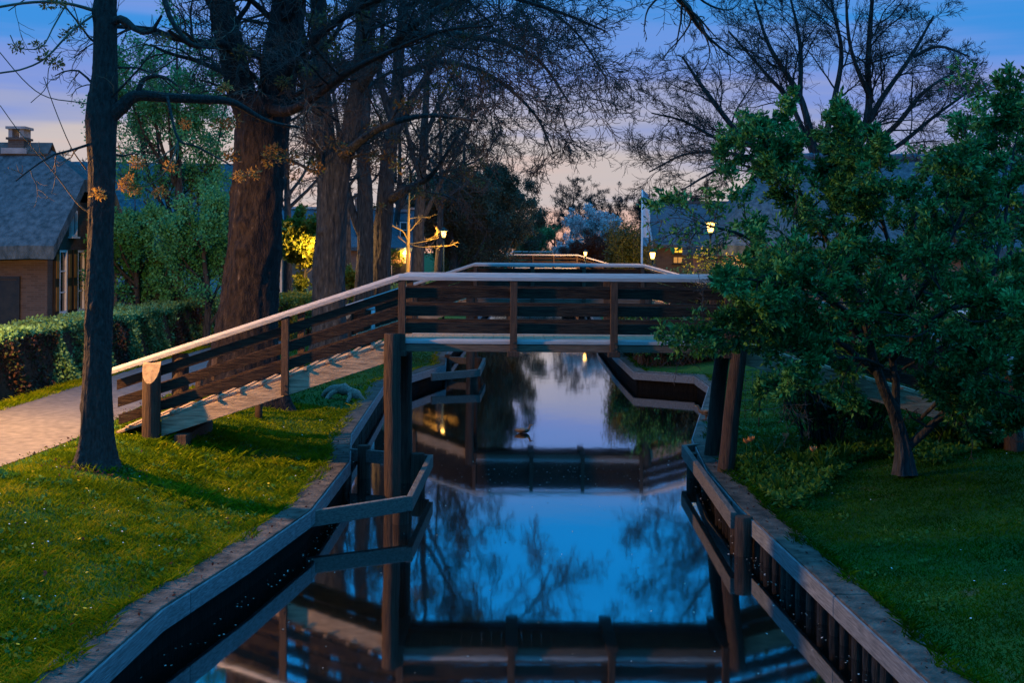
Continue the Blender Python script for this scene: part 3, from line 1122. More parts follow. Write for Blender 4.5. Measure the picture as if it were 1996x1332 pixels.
c0 = [P(*q) for q in ((95, 8, 16.2), (118, 4, 16), (86, 112, 15.7), (34, 92, 15.6), (75, 88, 15.8), (111, 124, 15.9), (130, 66, 16.2), (152, 50, 16.3), (250, 352, 15.76), (240, 362, 15.74),
                          (268, 318, 15.8), (333, 324, 15.9), (312, 374, 15.8), (192, 378, 16.1), (318, 78, 16.2), (360, 240, 16.5), (440, 170, 17), (465, 345, 16.8), (495, 338, 16.9), (262, 370, 15.76))]
ex0 = [(*pxline([(326, 188, Y0, 7), (332, 214, 16.3, 6), (348, 272, 16.05, 5), (384, 286, 16.0, 4), (450, 322, 15.9, 3)]), 't'),
       (*pxline([(348, 272, 16.05, 3.5), (338, 305, 15.95, 3.2), (318, 340, 15.85, 3), (285, 362, 15.8, 2.6), (250, 360, 15.75, 2)]), 'c'),
       (*pxline([(347, 280, 16.02, 2.5), (310, 310, 15.9, 2.2), (288, 320, 15.85, 2), (266, 322, 15.8, 1.6)]), 'c'),
       (*pxline([(348, 275, 16.05, 2.5), (345, 310, 15.95, 2), (332, 330, 15.9, 1.6)]), 'c'),
       (*pxline([(-30, 18, 15.6, 5), (60, 4, 15.9, 6), (130, 6, 16.2, 6), (200, 25, Y0, 8)]), 'c'),
       (*pxline([(0, 142, 15.4, 4), (45, 134, 15.6, 4), (90, 112, 15.8, 4), (140, 60, 16.1, 4), (195, 20, Y0, 5)]), 'c'),
       (*pxline([(20, 68, 15.6, 2), (35, 92, 15.6, 2), (80, 92, 15.7, 2.4), (105, 50, 16, 3), (130, 6, 16.2, 3)]), 'c'),
       (*pxline([(-10, 90, 15.6, 2), (50, 160, 15.8, 2), (95, 190, 16, 2), (160, 200, Y0, 2.5), (190, 210, Y0, 3)]), 'c'),
       (*pxline([(60, 200, 16, 1.6), (90, 170, 16, 1.6), (96, 130, 16, 1.6), (120, 100, 16.2, 2)]), 'c'),
       (*pxline([(0, 205, 16, 1.5), (40, 260, 16.2, 1.8), (100, 330, 16.3, 2.2), (150, 395, 16.4, 3), (175, 415, Y0, 4)]), 'c'),
       (*pxline([(85, 150, 16, 1.5), (110, 220, 16.2, 1.8), (140, 290, 16.3, 2), (168, 330, Y0, 3)]), 'c')]
build_tree("tree", "slim dark tree with one side limb on the left grass bank, nearest trunk", "tree", P(182, 915, Y0), L0,
           [dict(c=7, per_m=1.1, t0=.45, t0trunk=.5, ang=.9, asd=.3, lr=.42, lmax=5, rr=.10, n=7, wig=.2, trop=(0, 0, -.10)),
            dict(c=5, t0=.2, ang=.75, asd=.3, lr=.55, rr=.6, n=6, wig=.22, trop=(0, 0, -.12)),
            dict(c=4, t0=.2, ang=.7, asd=.3, lr=.55, rr=.7, n=6, wig=.22, trop=(0, 0, .22))],
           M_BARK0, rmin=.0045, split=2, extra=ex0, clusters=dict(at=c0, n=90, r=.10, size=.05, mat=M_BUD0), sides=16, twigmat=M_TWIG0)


# ---- big old trunk behind the bridge
def bark_lumps(limbs):
    return limbs


Y1 = 25.0
L1 = [pxline([(470, 800, Y1, 190), (474, 770, Y1, 150), (480, 700, Y1, 126), (486, 600, Y1, 116), (494, 500, Y1, 116), (500, 400, Y1, 110), (505, 320, Y1, 104), (512, 240, Y1, 112), (522, 190, Y1, 104)]),
      pxline([(500, 250, Y1 - .1, 70), (474, 190, Y1 - .2, 62), (456, 120, Y1 - .3, 58), (440, 50, Y1 - .4, 54), (424, -40, Y1 - .4, 48), (400, -260, Y1 - .4, 34), (380, -560, Y1, 10)]),
      pxline([(522, 240, Y1 + .1, 74), (540, 170, Y1 + .1, 76), (550, 100, Y1 + .2, 78), (562, 20, Y1 + .3, 74), (572, -100, Y1 + .4, 60), (580, -380, Y1 + .4, 34), (590, -700, Y1, 8)]),
      pxline([(530, 215, Y1 - .4, 26), (565, 215, Y1 - 1.2, 22), (610, 190, Y1 - 2, 18), (680, 140, Y1 - 3, 14), (760, 100, Y1 - 4, 10), (860, 60, Y1 - 5, 7), (960, 50, Y1 - 5.6, 4)]),
      pxline([(545, 170, Y1 - .2, 22), (600, 90, Y1 - .8, 18), (690, 20, Y1 - 1.4, 16), (800, -20, Y1 - 2, 13), (930, -20, Y1 - 2.6, 10), (1080, 20, Y1 - 3, 7), (1180, 60, Y1 - 3.3, 4)]),
      pxline([(470, 110, Y1 - .6, 20), (420, 80, Y1 - 1.5, 14), (380, 90, Y1 - 2.4, 10), (330, 60, Y1 - 3.2, 7)]),
      pxline([(560, 30, Y1 - .2, 30), (650, -90, Y1 - 1, 24), (800, -190, Y1 - 1.8, 18), (980, -220, Y1 - 2.6, 12), (1130, -170, Y1 - 3, 7)]),
      pxline([(440, 60, Y1 + .2, 26), (380, -60, Y1 + .8, 20), (300, -180, Y1 + 1.2, 14), (200, -240, Y1 + 2, 8)])]
bare_lv = [dict(c=8, per_m=1.5, t0=.3, t0trunk=.8, ang=.85, asd=.3, lr=.55, lmax=6, rr=.3, n=8, wig=.15, trop=(0, 0, -.05)),
           dict(c=7, t0=.15, ang=.7, asd=.25, lr=.62, rr=.5, n=8, wig=.16, trop=(0, 0, -.12)),
           dict(c=5, t0=.1, ang=.65, asd=.25, lr=.75, rr=.65, n=8, wig=.16, trop=(0, 0, -.18)),
           dict(c=4, t0=.15, ang=.6, asd=.25, lr=.8, rr=.75, n=7, wig=.13, trop=(0, 0, .3))]
cl = [P(random.uniform(430, 900), random.uniform(-20, 330), random.uniform(21, 27)) for _ in range(34)]
build_tree("tree", "massive old tree with rough reddish trunk forking in two, behind the left ramp", "tree", P(474, 778, Y1), L1,
           [dict(bare_lv[0], t0=.25, t0trunk=.9, per_m=1.1)] + bare_lv[1:4], M_BARKR, rmin=.006, split=2, clusters=dict(at=cl, n=80, r=.17, size=.085, mat=M_BUD), sides=22)

# ---- row of large trunks further back
Y2 = 33
L2 = [pxline([(642, 720, Y2, 84), (642, 660, Y2, 72), (642, 560, Y2, 66), (645, 460, Y2, 64), (650, 370, Y2, 68), (654, 320, Y2, 70)]),
      pxline([(644, 340, Y2, 50), (632, 270, Y2, 44), (626, 180, Y2, 40), (622, 80, Y2, 36), (618, -60, Y2, 30), (605, -380, Y2, 10)]),
      pxline([(660, 330, Y2, 48), (684, 250, Y2, 40), (700, 160, Y2, 36), (708, 60, Y2, 33), (716, -60, Y2, 28), (740, -400, Y2, 8)]),
      pxline([(630, 230, Y2, 34), (600, 150, Y2 - .6, 26), (585, 60, Y2 - 1, 22), (560, -80, Y2 - 1, 14)]),
      pxline([(696, 180, Y2, 26), (760, 90, Y2 - 1, 20), (850, 20, Y2 - 2, 15), (960, -20, Y2 - 2.6, 10), (1060, 0, Y2 - 3, 5)]),
      pxline([(704, 140, Y2, 22), (800, 70, Y2 - .6, 17), (920, 70, Y2 - 1.2, 12), (1040, 110, Y2 - 1.6, 8), (1110, 200, Y2 - 1.8, 4)]),
      pxline([(670, 300, Y2 - .3, 20), (740, 250, Y2 - 1.4, 15), (830, 225, Y2 - 2.4, 10), (930, 235, Y2 - 3.2, 6)])]
cl = [P(random.uniform(560, 960), random.uniform(60, 420), random.uniform(30, 36)) for _ in range(30)]
build_tree("tree", "grey forked tree, second thick trunk from the left behind the ramp", "tree", P(642, 700, Y2), L2, bare_lv, M_BARK, rmin=.008, split=2,
           clusters=dict(at=cl, n=60, r=.2, size=.1, mat=M_BUD), sides=16)
Y3 = 44
L3 = [pxline([(708, 650, Y3, 44), (710, 560, Y3, 38), (712, 480, Y3, 34), (712, 380, Y3, 32), (708, 300, Y3, 28), (712, 200, Y3, 24), (722, 80, Y3, 20), (728, -80, Y3, 14), (735, -260, Y3, 5)]),
      pxline([(712, 470, Y3, 22), (690, 420, Y3, 16), (672, 340, Y3, 12), (655, 220, Y3 - 1, 8), (640, 100, Y3 - 1, 4)])]
build_tree("tree", "left trunk of the twin pair of trees left of the lit young tree", "tree", P(708, 640, Y3), L3, bare_lv, M_BARK, rmin=.010, split=2, sides=12)
Y3b = 45
L3b = [pxline([(742, 650, Y3b, 46), (742, 560, Y3b, 40), (746, 460, Y3b, 38), (752, 380, Y3b, 36), (756, 320, Y3b, 32), (770, 220, Y3b, 26), (778, 100, Y3b, 22), (790, -50, Y3b, 15), (800, -250, Y3b, 5)]),
       pxline([(758, 390, Y3b, 24), (790, 370, Y3b - 1, 17), (815, 360, Y3b - 2, 14), (850, 330, Y3b - 3, 10), (900, 250, Y3b - 4, 6)]),
       pxline([(762, 280, Y3b, 20), (800, 200, Y3b, 15), (850, 120, Y3b, 11), (900, 60, Y3b, 7), (960, 30, Y3b, 4)]),
       pxline([(775, 150, Y3b, 16), (860, 120, Y3b - .6, 12), (960, 150, Y3b - 1.2, 9), (1040, 220, Y3b - 1.6, 6), (1080, 300, Y3b - 1.8, 3)]),
       pxline([(785, 20, Y3b, 12), (900, -40, Y3b - .6, 10), (1020, -10, Y3b - 1.2, 8), (1120, 60, Y3b - 1.6, 5), (1180, 150, Y3b - 1.8, 3)]),
       pxline([(766, 240, Y3b, 18), (740, 150, Y3b, 13), (745, 60, Y3b, 9), (750, -60, Y3b, 4)])]
build_tree("tree", "right trunk of the twin pair of trees with a low limb to the right", "tree", P(742, 640, Y3b), L3b, bare_lv, M_BARK, rmin=.010, split=2, sides=12)
Y4 = 64
L4 = [pxline([(815, 560, Y4, 28), (815, 500, Y4, 24), (816, 440, Y4, 22), (820, 380, Y4, 20), (826, 280, Y4, 16), (832, 160, Y4, 12), (838, 40, Y4, 7), (842, -60, Y4, 3)]),
      pxline([(818, 440, Y4, 13), (838, 400, Y4, 10), (862, 350, Y4, 8), (900, 280, Y4, 6), (930, 210, Y4, 3)]),
      pxline([(822, 350, Y4, 11), (800, 290, Y4, 9), (785, 200, Y4, 7), (780, 90, Y4, 3)]),
      pxline([(828, 270, Y4, 10), (860, 190, Y4, 8), (900, 110, Y4, 5), (930, 50, Y4, 3)])]
build_tree("tree", "brown trunk standing just behind the small lit bare tree", "tree", P(815, 545, Y4), L4, bare_lv, M_BARK, rmin=.012, split=2,
           leaf=dict(k=1, size=.12, mat=M_BUD, sp=.03), sides=10)

# ---- young tree lit by the lamp
Y5 = 59.5
L5 = [pxline([(795, 560, Y5, 9), (795, 500, Y5, 7.5), (796, 450, Y5, 6.5), (797, 400, Y5, 4), (799, 350, Y5, 2.4), (800, 315, Y5, 1.5)]),
      pxline([(795, 470, Y5, 3.10), (786, 452, Y5 - .2, 2.79), (770, 443, Y5 - .3, 2.48), (757, 436, Y5 - .4, 1.86)]),
      pxline([(797, 452, Y5, 2.48), (803, 446, Y5, 2.23), (811, 436, Y5, 1.61), (822, 424, Y5 - .2, 0.93)]),
      pxline([(796, 476, Y5, 2.11), (815, 473, Y5 - .5, 1.86), (840, 468, Y5 - 1, 1.49), (856, 463, Y5 - 1.4, 0.87)]),
      pxline([(800, 477, Y5, 1.49), (822, 482, Y5 - .5, 1.24), (850, 480, Y5 - 1, 0.99), (880, 480, Y5 - 1.2, 0.62)]),
      pxline([(792, 475, Y5, 1.49), (784, 468, Y5 - .2, 1.24), (778, 464, Y5 - .2, 0.74)]),
      pxline([(797, 427, Y5, 1.61), (812, 424, Y5, 1.24), (840, 424, Y5 - .3, 0.62)])]
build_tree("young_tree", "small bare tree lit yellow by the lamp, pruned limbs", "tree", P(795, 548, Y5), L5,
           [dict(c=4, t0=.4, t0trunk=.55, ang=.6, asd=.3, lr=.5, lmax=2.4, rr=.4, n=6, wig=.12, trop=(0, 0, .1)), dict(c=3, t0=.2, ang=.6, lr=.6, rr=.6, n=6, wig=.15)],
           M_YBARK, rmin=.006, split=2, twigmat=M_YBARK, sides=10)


# ---- generic upright trees
def simple_tree(name, label, x, y, h, spread, r0, lv, bark, leaf=None, group=None, fork=0.35, nl=5, rmin=.008, lean=0, **kw):
    g = float(ground_z(x, y))
    b = np.array([x, y, g])
    top = b + np.array([lean, 0, h])
    limbs = [([b - [0, 0, .15], b + [0.02 * h * random.uniform(-1, 1), 0, h * .3], b + [lean * .5 + .02 * h * random.uniform(-1, 1), 0, h * .6], top], [r0 * 1.25, r0, r0 * .6, r0 * .08])]
    for k in range(nl):
        a = 2 * math.pi * (k + random.random() * .6) / nl
        f = fork + (0.8 - fork) * k / max(nl - 1, 1) * random.uniform(.7, 1)
        s = b + np.array([lean * f * .8, 0, h * f])
        w = spread * (1 - .45 * k / nl) * random.uniform(.8, 1.1)
        e = s + np.array([math.cos(a) * w, math.sin(a) * w, h * (.92 - f) * random.uniform(.55, .95)])
        m = (s * .55 + e * .45) + np.array([math.cos(a) * w * .12, math.sin(a) * w * .12, -h * .02])
        rr = r0 * (.62 - .3 * f)
        limbs.append(([s, m, e], [rr, rr * .6, rr * .12]))
    return build_tree(name, label, "tree", b, limbs, lv, bark, leaf, group, rmin=rmin, **kw)


def lv3(c1=6, c2=5, c3=4, lr=.45, lmax=4, wig=.18, t1=(0, 0, 0), t3=(0, 0, .05), t0=.25):
    return [dict(c=c1, t0=t0, ang=.8, asd=.25, lr=lr, lmax=lmax, lmin=lmax * .5, rr=.5, n=6, wig=wig, trop=t1),
            dict(c=c2, t0=.15, ang=.7, asd=.25, lr=.65, rr=.6, n=6, wig=wig, trop=t1),
            dict(c=c3, t0=.15, ang=.65, asd=.25, lr=.7, rr=.7, n=5, wig=wig, trop=t3)]


# green tree behind the hedge on the left
p = P(340, 560, 38)
simple_tree("tree", "fresh green leafy tree behind the hedge between two dark trunks", p[0], 38, 10.2, 2.4, .16, lv3(8, 6, 5, .5, 3.6, t1=(0, 0, .10), t3=(0, 0, .1)), M_BARK,
            dict(k=12, size=.088, mat=M_SPRING, sp=.10, aspect=.65), nl=11, fork=.12, rmin=.007)
p = P(400, 560, 36)
simple_tree("tree", "lower dark green leafy tree against the left side of the massive trunk", p[0], 36, 5.0, 1.3, .1, lv3(8, 6, 5, .5, 2.2), M_BARK,
            dict(k=12, size=.088, mat=M_SPRING, sp=.10, aspect=.65), nl=8, fork=.1, rmin=.007)
p = P(262, 560, 37)
simple_tree("tree", "low leafy green tree right beside the slim near trunk, behind the hedge", p[0], 37, 4.6, 1.5, .1, lv3(8, 6, 5, .5, 2.2), M_BARK,
            dict(k=12, size=.088, mat=M_SPRING, sp=.07, aspect=.7), nl=8, fork=.1, rmin=.007)
p = P(290, 560, 43)
simple_tree("shrub", "dark conical shrub in front of the white walled house window", p[0], 43, 2.7, .7, .08, lv3(10, 6, 5, .4, 1.2), M_BARK,
            dict(k=8, size=.1, mat=M_DARKLEAF, sp=.06), nl=9, fork=.05, rmin=.007)
p = P(228, 560, 44)
simple_tree("shrub", "pale blossoming shrub in front of the white walled house", p[0], 44, 2.3, .8, .05, lv3(8, 5, 4, .4, 1.2), M_BARK,
            dict(k=4, size=.11, mat=M_BLOSSOM, sp=.06), nl=7, fork=.08, rmin=.007)
p = P(325, 575, 39)
simple_tree("shrub", "round green shrub standing behind the far stretch of the hedge", p[0], 39, 1.9, .8, .05, lv3(8, 6, 5, .5, 1.2), M_BARK,
            dict(k=7, size=.09, mat=M_HEDGE, sp=.06), nl=8, fork=.05, rmin=.007)
# bare trees beyond the cottage
for px_, Yd, h, lab in ((100, 66, 8.6, "bare round headed tree rising behind the cottage chimney"), (25, 70, 8.8, "bare tree at the left edge behind the cottage roof"),
                        (150, 75, 8.0, "thin brown budding tree between cottage roof and slim near trunk")):
    simple_tree("tree", lab, P(px_, 400, Yd)[0], Yd, h, 2.0, .2, lv3(8, 7, 6, .5, 4, wig=.14), M_BARK, nl=9, fork=.3, rmin=.012, group="bare trees beyond the cottage")
# yellow-green leaves lit from behind the second trunk
p = P(594, 560, 46)
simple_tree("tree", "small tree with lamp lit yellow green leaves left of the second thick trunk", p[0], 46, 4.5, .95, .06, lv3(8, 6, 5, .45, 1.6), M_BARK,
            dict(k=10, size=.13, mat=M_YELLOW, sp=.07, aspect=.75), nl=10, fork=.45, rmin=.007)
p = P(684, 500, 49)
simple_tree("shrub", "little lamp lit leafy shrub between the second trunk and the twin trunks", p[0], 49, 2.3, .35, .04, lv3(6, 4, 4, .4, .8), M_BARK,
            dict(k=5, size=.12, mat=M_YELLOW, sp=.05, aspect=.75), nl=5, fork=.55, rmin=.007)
# thin trees filling the avenue
for px_, Yd, h, sp, lab in ((560, 58, 12, 3.0, "slender tree with reddish buds behind the fork of the massive old tree"), (672, 62, 13, 3.2, "slender tree seen between the second trunk and the twin trunks"),
                            (770, 72, 14, 3.6, "slender bare tree behind the right twin trunk"), (850, 70, 14, 4.2, "tall bare tree right of the small lit tree, by the street lamp"),
                            (905, 84, 13, 4.5, "bare budding tree in the dark avenue, nearest of those right of the lamp")):
    simple_tree("tree", lab, P(px_, 500, Yd)[0], Yd, h, sp, .2, lv3(7, 6, 5, .5, 5, wig=.15, t3=(0, 0, .1), t0=.4), M_BARK, dict(k=1, size=.11, mat=M_BUD, sp=.05, t0=.6), nl=8, fork=.42, rmin=.010,
                group="avenue trees along the left bank")
# dense dark mass
for px_, Yd, h, sp, lm, lab in ((880, 78, 8.6, 3.4, M_DARKLEAF, "dense dark tree above the street lamp"), (935, 86, 10.2, 4.0, M_DARKLEAF, "tallest dense dark tree of the avenue clump"),
                            (938, 98, 9.6, 4.6, M_DARKLEAF, "dense dark tree where the clump slopes down to the right"), (950, 112, 9.0, 5.6, M_DARKLEAF, "outer dark tree of the clump, beside the open sky"),
                            (1030, 146, 7.0, 3.0, M_HEDGE, "low dull green tree closing the dark clump over the far bridges"), (893, 84, 3.8, 1.6, M_HEDGE, "small green leafy tree under the dark clump, right of the lamp post")):
    simple_tree("tree", lab, P(px_, 500, Yd)[0], Yd, h, sp, .28, lv3(10, 8, 6, .5, 4.0, wig=.2, t1=(0, 0, -.03)), M_BARK, dict(k=11, size=.13, mat=lm, sp=.16, aspect=.6), nl=12, fork=.36 if Yd in (98, 112) else .12, rmin=.012,
                group="dense avenue trees closing the left side")
# middle distance
p = P(1152, 470, 124)
simple_tree("tree", "white blossoming magnolia in the middle distance over the bridges", p[0], 124, 8.6, 2.9, .14, lv3(9, 6, 5, .5, 2.6), M_BARK,
            dict(k=4, size=.16, mat=M_BLOSSOM, sp=.1, aspect=.7), nl=11, fork=.3, rmin=.012)
p = P(1108, 490, 114)
simple_tree("shrub", "spray of white blossom reaching low toward the far bridge", p[0], 114, 5.0, 1.6, .06, lv3(7, 5, 5, .5, 1.6), M_BARK,
            dict(k=4, size=.15, mat=M_BLOSSOM, sp=.08, aspect=.7), nl=8, fork=.25, rmin=.012)
p = P(1192, 470, 122)
simple_tree("tree", "smaller white blossoming tree left of the bamboo clump", p[0], 122, 7.1, 1.2, .08, lv3(7, 5, 5, .45, 1.6), M_BARK,
            dict(k=4, size=.17, mat=M_BLOSSOM, sp=.08, aspect=.7), nl=7, fork=.45, rmin=.012)
for px_, Yd, h, sp in ((1150, 108, 5.2, 1.8), (1188, 106, 5.2, 1.8), (1122, 110, 3.9, 1.3)):
    simple_tree("shrub", {1150: "dark copper shrub behind the bright low lamp", 1188: "copper shrub between the low lamp and the bamboo", 1122: "low copper shrub left of the bright low lamp"}[px_],
                P(px_, 490, Yd)[0], Yd, h, sp, .08, lv3(9, 6, 6, .5, 1.8), M_BARK, dict(k=8, size=.12, mat=M_REDLEAF, sp=.1), nl=10, fork=.05, rmin=.01, group="copper shrubs by the far lamp")
for px_, Yd, h, sp, lab in ((1114, 145, 13.2, 2.6, "budding tree standing tallest in the gap of open sky"), (1152, 150, 12.4, 2.8, "budding tree behind the white magnolia"),
                            (1205, 150, 11.4, 2.2, "distant brown tree left of the white banner"), (1080, 152, 9.0, 2.5, "distant brown tree beside the dark clump's edge"),
                            (1252, 148, 11.6, 1.0, "distant thin tree directly behind the white banner"), (1345, 100, 9.5, 1.3, "drooping birch behind the tiled house's right end")):
    simple_tree("tree", lab, P(px_, 480, Yd)[0], Yd, h, sp, .13, lv3(8, 7, 5, .5, 3, wig=.16, t3=(0, 0, -.02 if px_ != 1345 else -.3)), M_BARK, dict(k=2, size=.12, mat=M_REDLEAF, sp=.1, t0=.4), nl=9, fork=.3, rmin=.014,
                group="distant budding trees at the canal's end")
# bamboo
p = P(1226, 520, 58)
g = float(ground_z(p[0], 58))
base = np.array([p[0], 58, g])
t = thing("bamboo", "tall clipped bamboo clump left of the white banner pole", "bamboo", base)
tb = Tubes()
n = 90
st = base + np.c_[R.normal(0, .28, n), R.normal(0, .28, n), np.zeros(n)]
dd = np.c_[R.normal(0, .07, n), R.normal(0, .07, n), np.ones(n)]
pp = grow(st, dd, R.uniform(3.2, 5.0, n), 8, .03)
tb.add(pp, radii(np.full(n, .02), np.full(n, .008), 8), 5)
part("canes", tb.mesh("canes", base), M_BARK, t)
k = 420
u = R.uniform(.02, 1, (n, k)) * 6.99
i = u.astype(int)
q = pp[np.arange(n)[:, None], i] + (pp[np.arange(n)[:, None], i + 1] - pp[np.arange(n)[:, None], i]) * (u - i)[..., None]
q = q.reshape(-1, 3) + R.normal(0, .17, (n * k, 3))
part("crown", leaf_mesh("crown", q, .16, base, np.tile([0, 0, -.6], (len(q), 1)), .3, align=.4), M_BAMBOO, t)

# wide bare tree on the right
Yr = 56
Lr = [pxline([(1590, 560, Yr, 40), (1592, 430, Yr, 34), (1596, 330, Yr, 26), (1600, 290, Yr, 22)]),
      pxline([(1594, 400, Yr, 22), (1640, 330, Yr, 18), (1690, 230, Yr, 15), (1692, 120, Yr, 12), (1700, 0, Yr, 8), (1710, -120, Yr, 3)]),
      pxline([(1690, 240, Yr, 13), (1720, 190, Yr, 11), (1775, 110, Yr, 8), (1820, 30, Yr, 4)]),
      pxline([(1596, 330, Yr, 18), (1570, 220, Yr, 14), (1550, 170, Yr, 12), (1500, 90, Yr, 8), (1470, 0, Yr, 4)]),
      pxline([(1590, 420, Yr, 20), (1520, 330, Yr - 1, 16), (1440, 260, Yr - 2, 12), (1370, 170, Yr - 2, 9), (1330, 110, Yr - 2.5, 4)]),
      pxline([(1470, 285, Yr - 1.5, 11), (1400, 270, Yr - 2, 8), (1330, 235, Yr - 2.5, 5), (1270, 220, Yr - 3, 3)]),
      pxline([(1520, 335, Yr - 1, 10), (1430, 300, Yr - 1.5, 8), (1340, 300, Yr - 2, 5), (1265, 335, Yr - 2.2, 3)]),
      pxline([(1480, 300, Yr - 1, 8), (1400, 330, Yr - 1.5, 6), (1330, 370, Yr - 2, 3)]),
      pxline([(1780, 110, Yr, 8), (1830, 90, Yr - .5, 6), (1890, 110, Yr - 1, 3)]),
      pxline([(1585, 300, Yr, 12), (1540, 200, Yr + 1, 10), (1490, 140, Yr + 1.5, 7), (1420, 60, Yr + 2, 4)]),
      pxline([(1600, 300, Yr, 15), (1625, 200, Yr, 12), (1640, 100, Yr, 9), (1620, 0, Yr, 5), (1610, -100, Yr, 2)]),
      pxline([(1700, 200, Yr, 11), (1660, 100, Yr - 1, 8), (1650, 0, Yr - 1.5, 5), (1655, -90, Yr - 2, 2)]),
      pxline([(1660, 310, Yr, 14), (1740, 250, Yr - 1, 11), (1800, 180, Yr - 2, 8), (1860, 140, Yr - 2, 4)]),
      pxline([(1650, 330, Yr, 13), (1740, 290, Yr + 1, 10), (1830, 220, Yr + 1, 7), (1900, 170, Yr + 1, 3)]),
      pxline([(1560, 200, Yr, 10), (1560, 90, Yr, 8), (1540, -10, Yr, 4)])]
build_tree("tree", "wide spreading bare tree with countless fine twigs behind the leafy apple tree", "tree", P(1590, 545, Yr), Lr,
           [dict(c=10, per_m=1.5, t0=.25, t0trunk=.85, ang=.7, asd=.25, lr=.5, lmax=7, rr=.33, n=8, wig=.14, trop=(0, 0, .02)),
            dict(c=7, t0=.15, ang=.65, asd=.25, lr=.62, rr=.5, n=7, wig=.16), dict(c=5, t0=.1, ang=.6, asd=.25, lr=.75, rr=.65, n=6, wig=.17), dict(c=4, t0=.15, ang=.6, lr=.8, rr=.8, n=5, wig=.18)],
           M_BARK, rmin=.0095, split=2, sides=12)

# near tree on the right bank whose twigs hang into the top of the view
gx, gy = 5.2, 6.0
g = float(ground_z(gx, gy))
bz = np.array([gx, gy, g])
Ln = [([bz, bz + [0, .1, 2.5], bz + [-.2, .2, 5], bz + [-.3, .3, 8], bz + [-.2, .5, 10]], [.26, .2, .17, .1, .02]),
      ([bz + [-.2, .2, 5.0], np.array([4.2, 8.2, 7.6]), np.array([3.0, 10.5, 7.9]), P(1330, -60, 12.4), P(1345, 20, 13), P(1378, 70, 13.4), P(1440, 120, 13.8)], [.09, .07, .06, .045, .034, .02, .006]),
      ([P(1300, -90, 12), P(1290, -20, 12.2), P(1262, 20, 12.3), P(1255, 62, 12.4)], [.025, .014, .009, .004]),
      ([P(1335, -30, 12.6), P(1380, 8, 12.8), P(1425, 18, 13), P(1450, -10, 13.2)], [.016, .012, .008, .004])]
build_tree("tree", "near tree out at right whose bare twigs hang into the top of the sky", "tree", bz, Ln,
           [dict(c=6, per_m=1.2, t0=.5, ang=.7, asd=.3, lr=.3, lmax=3, rr=.4, n=6, wig=.2, trop=(0, 0, -.2)), dict(c=3, t0=.2, ang=.6, lr=.5, rr=.7, n=6, wig=.2, trop=(0, 0, .1))],
           M_BARK, rmin=.0045, split=2)

# ---- leafy apple tree on the right lawn
Ya = 17.6
ab = P(1763, 918, Ya)


def A(px_, py_, y):
    return P(px_, py_, y)


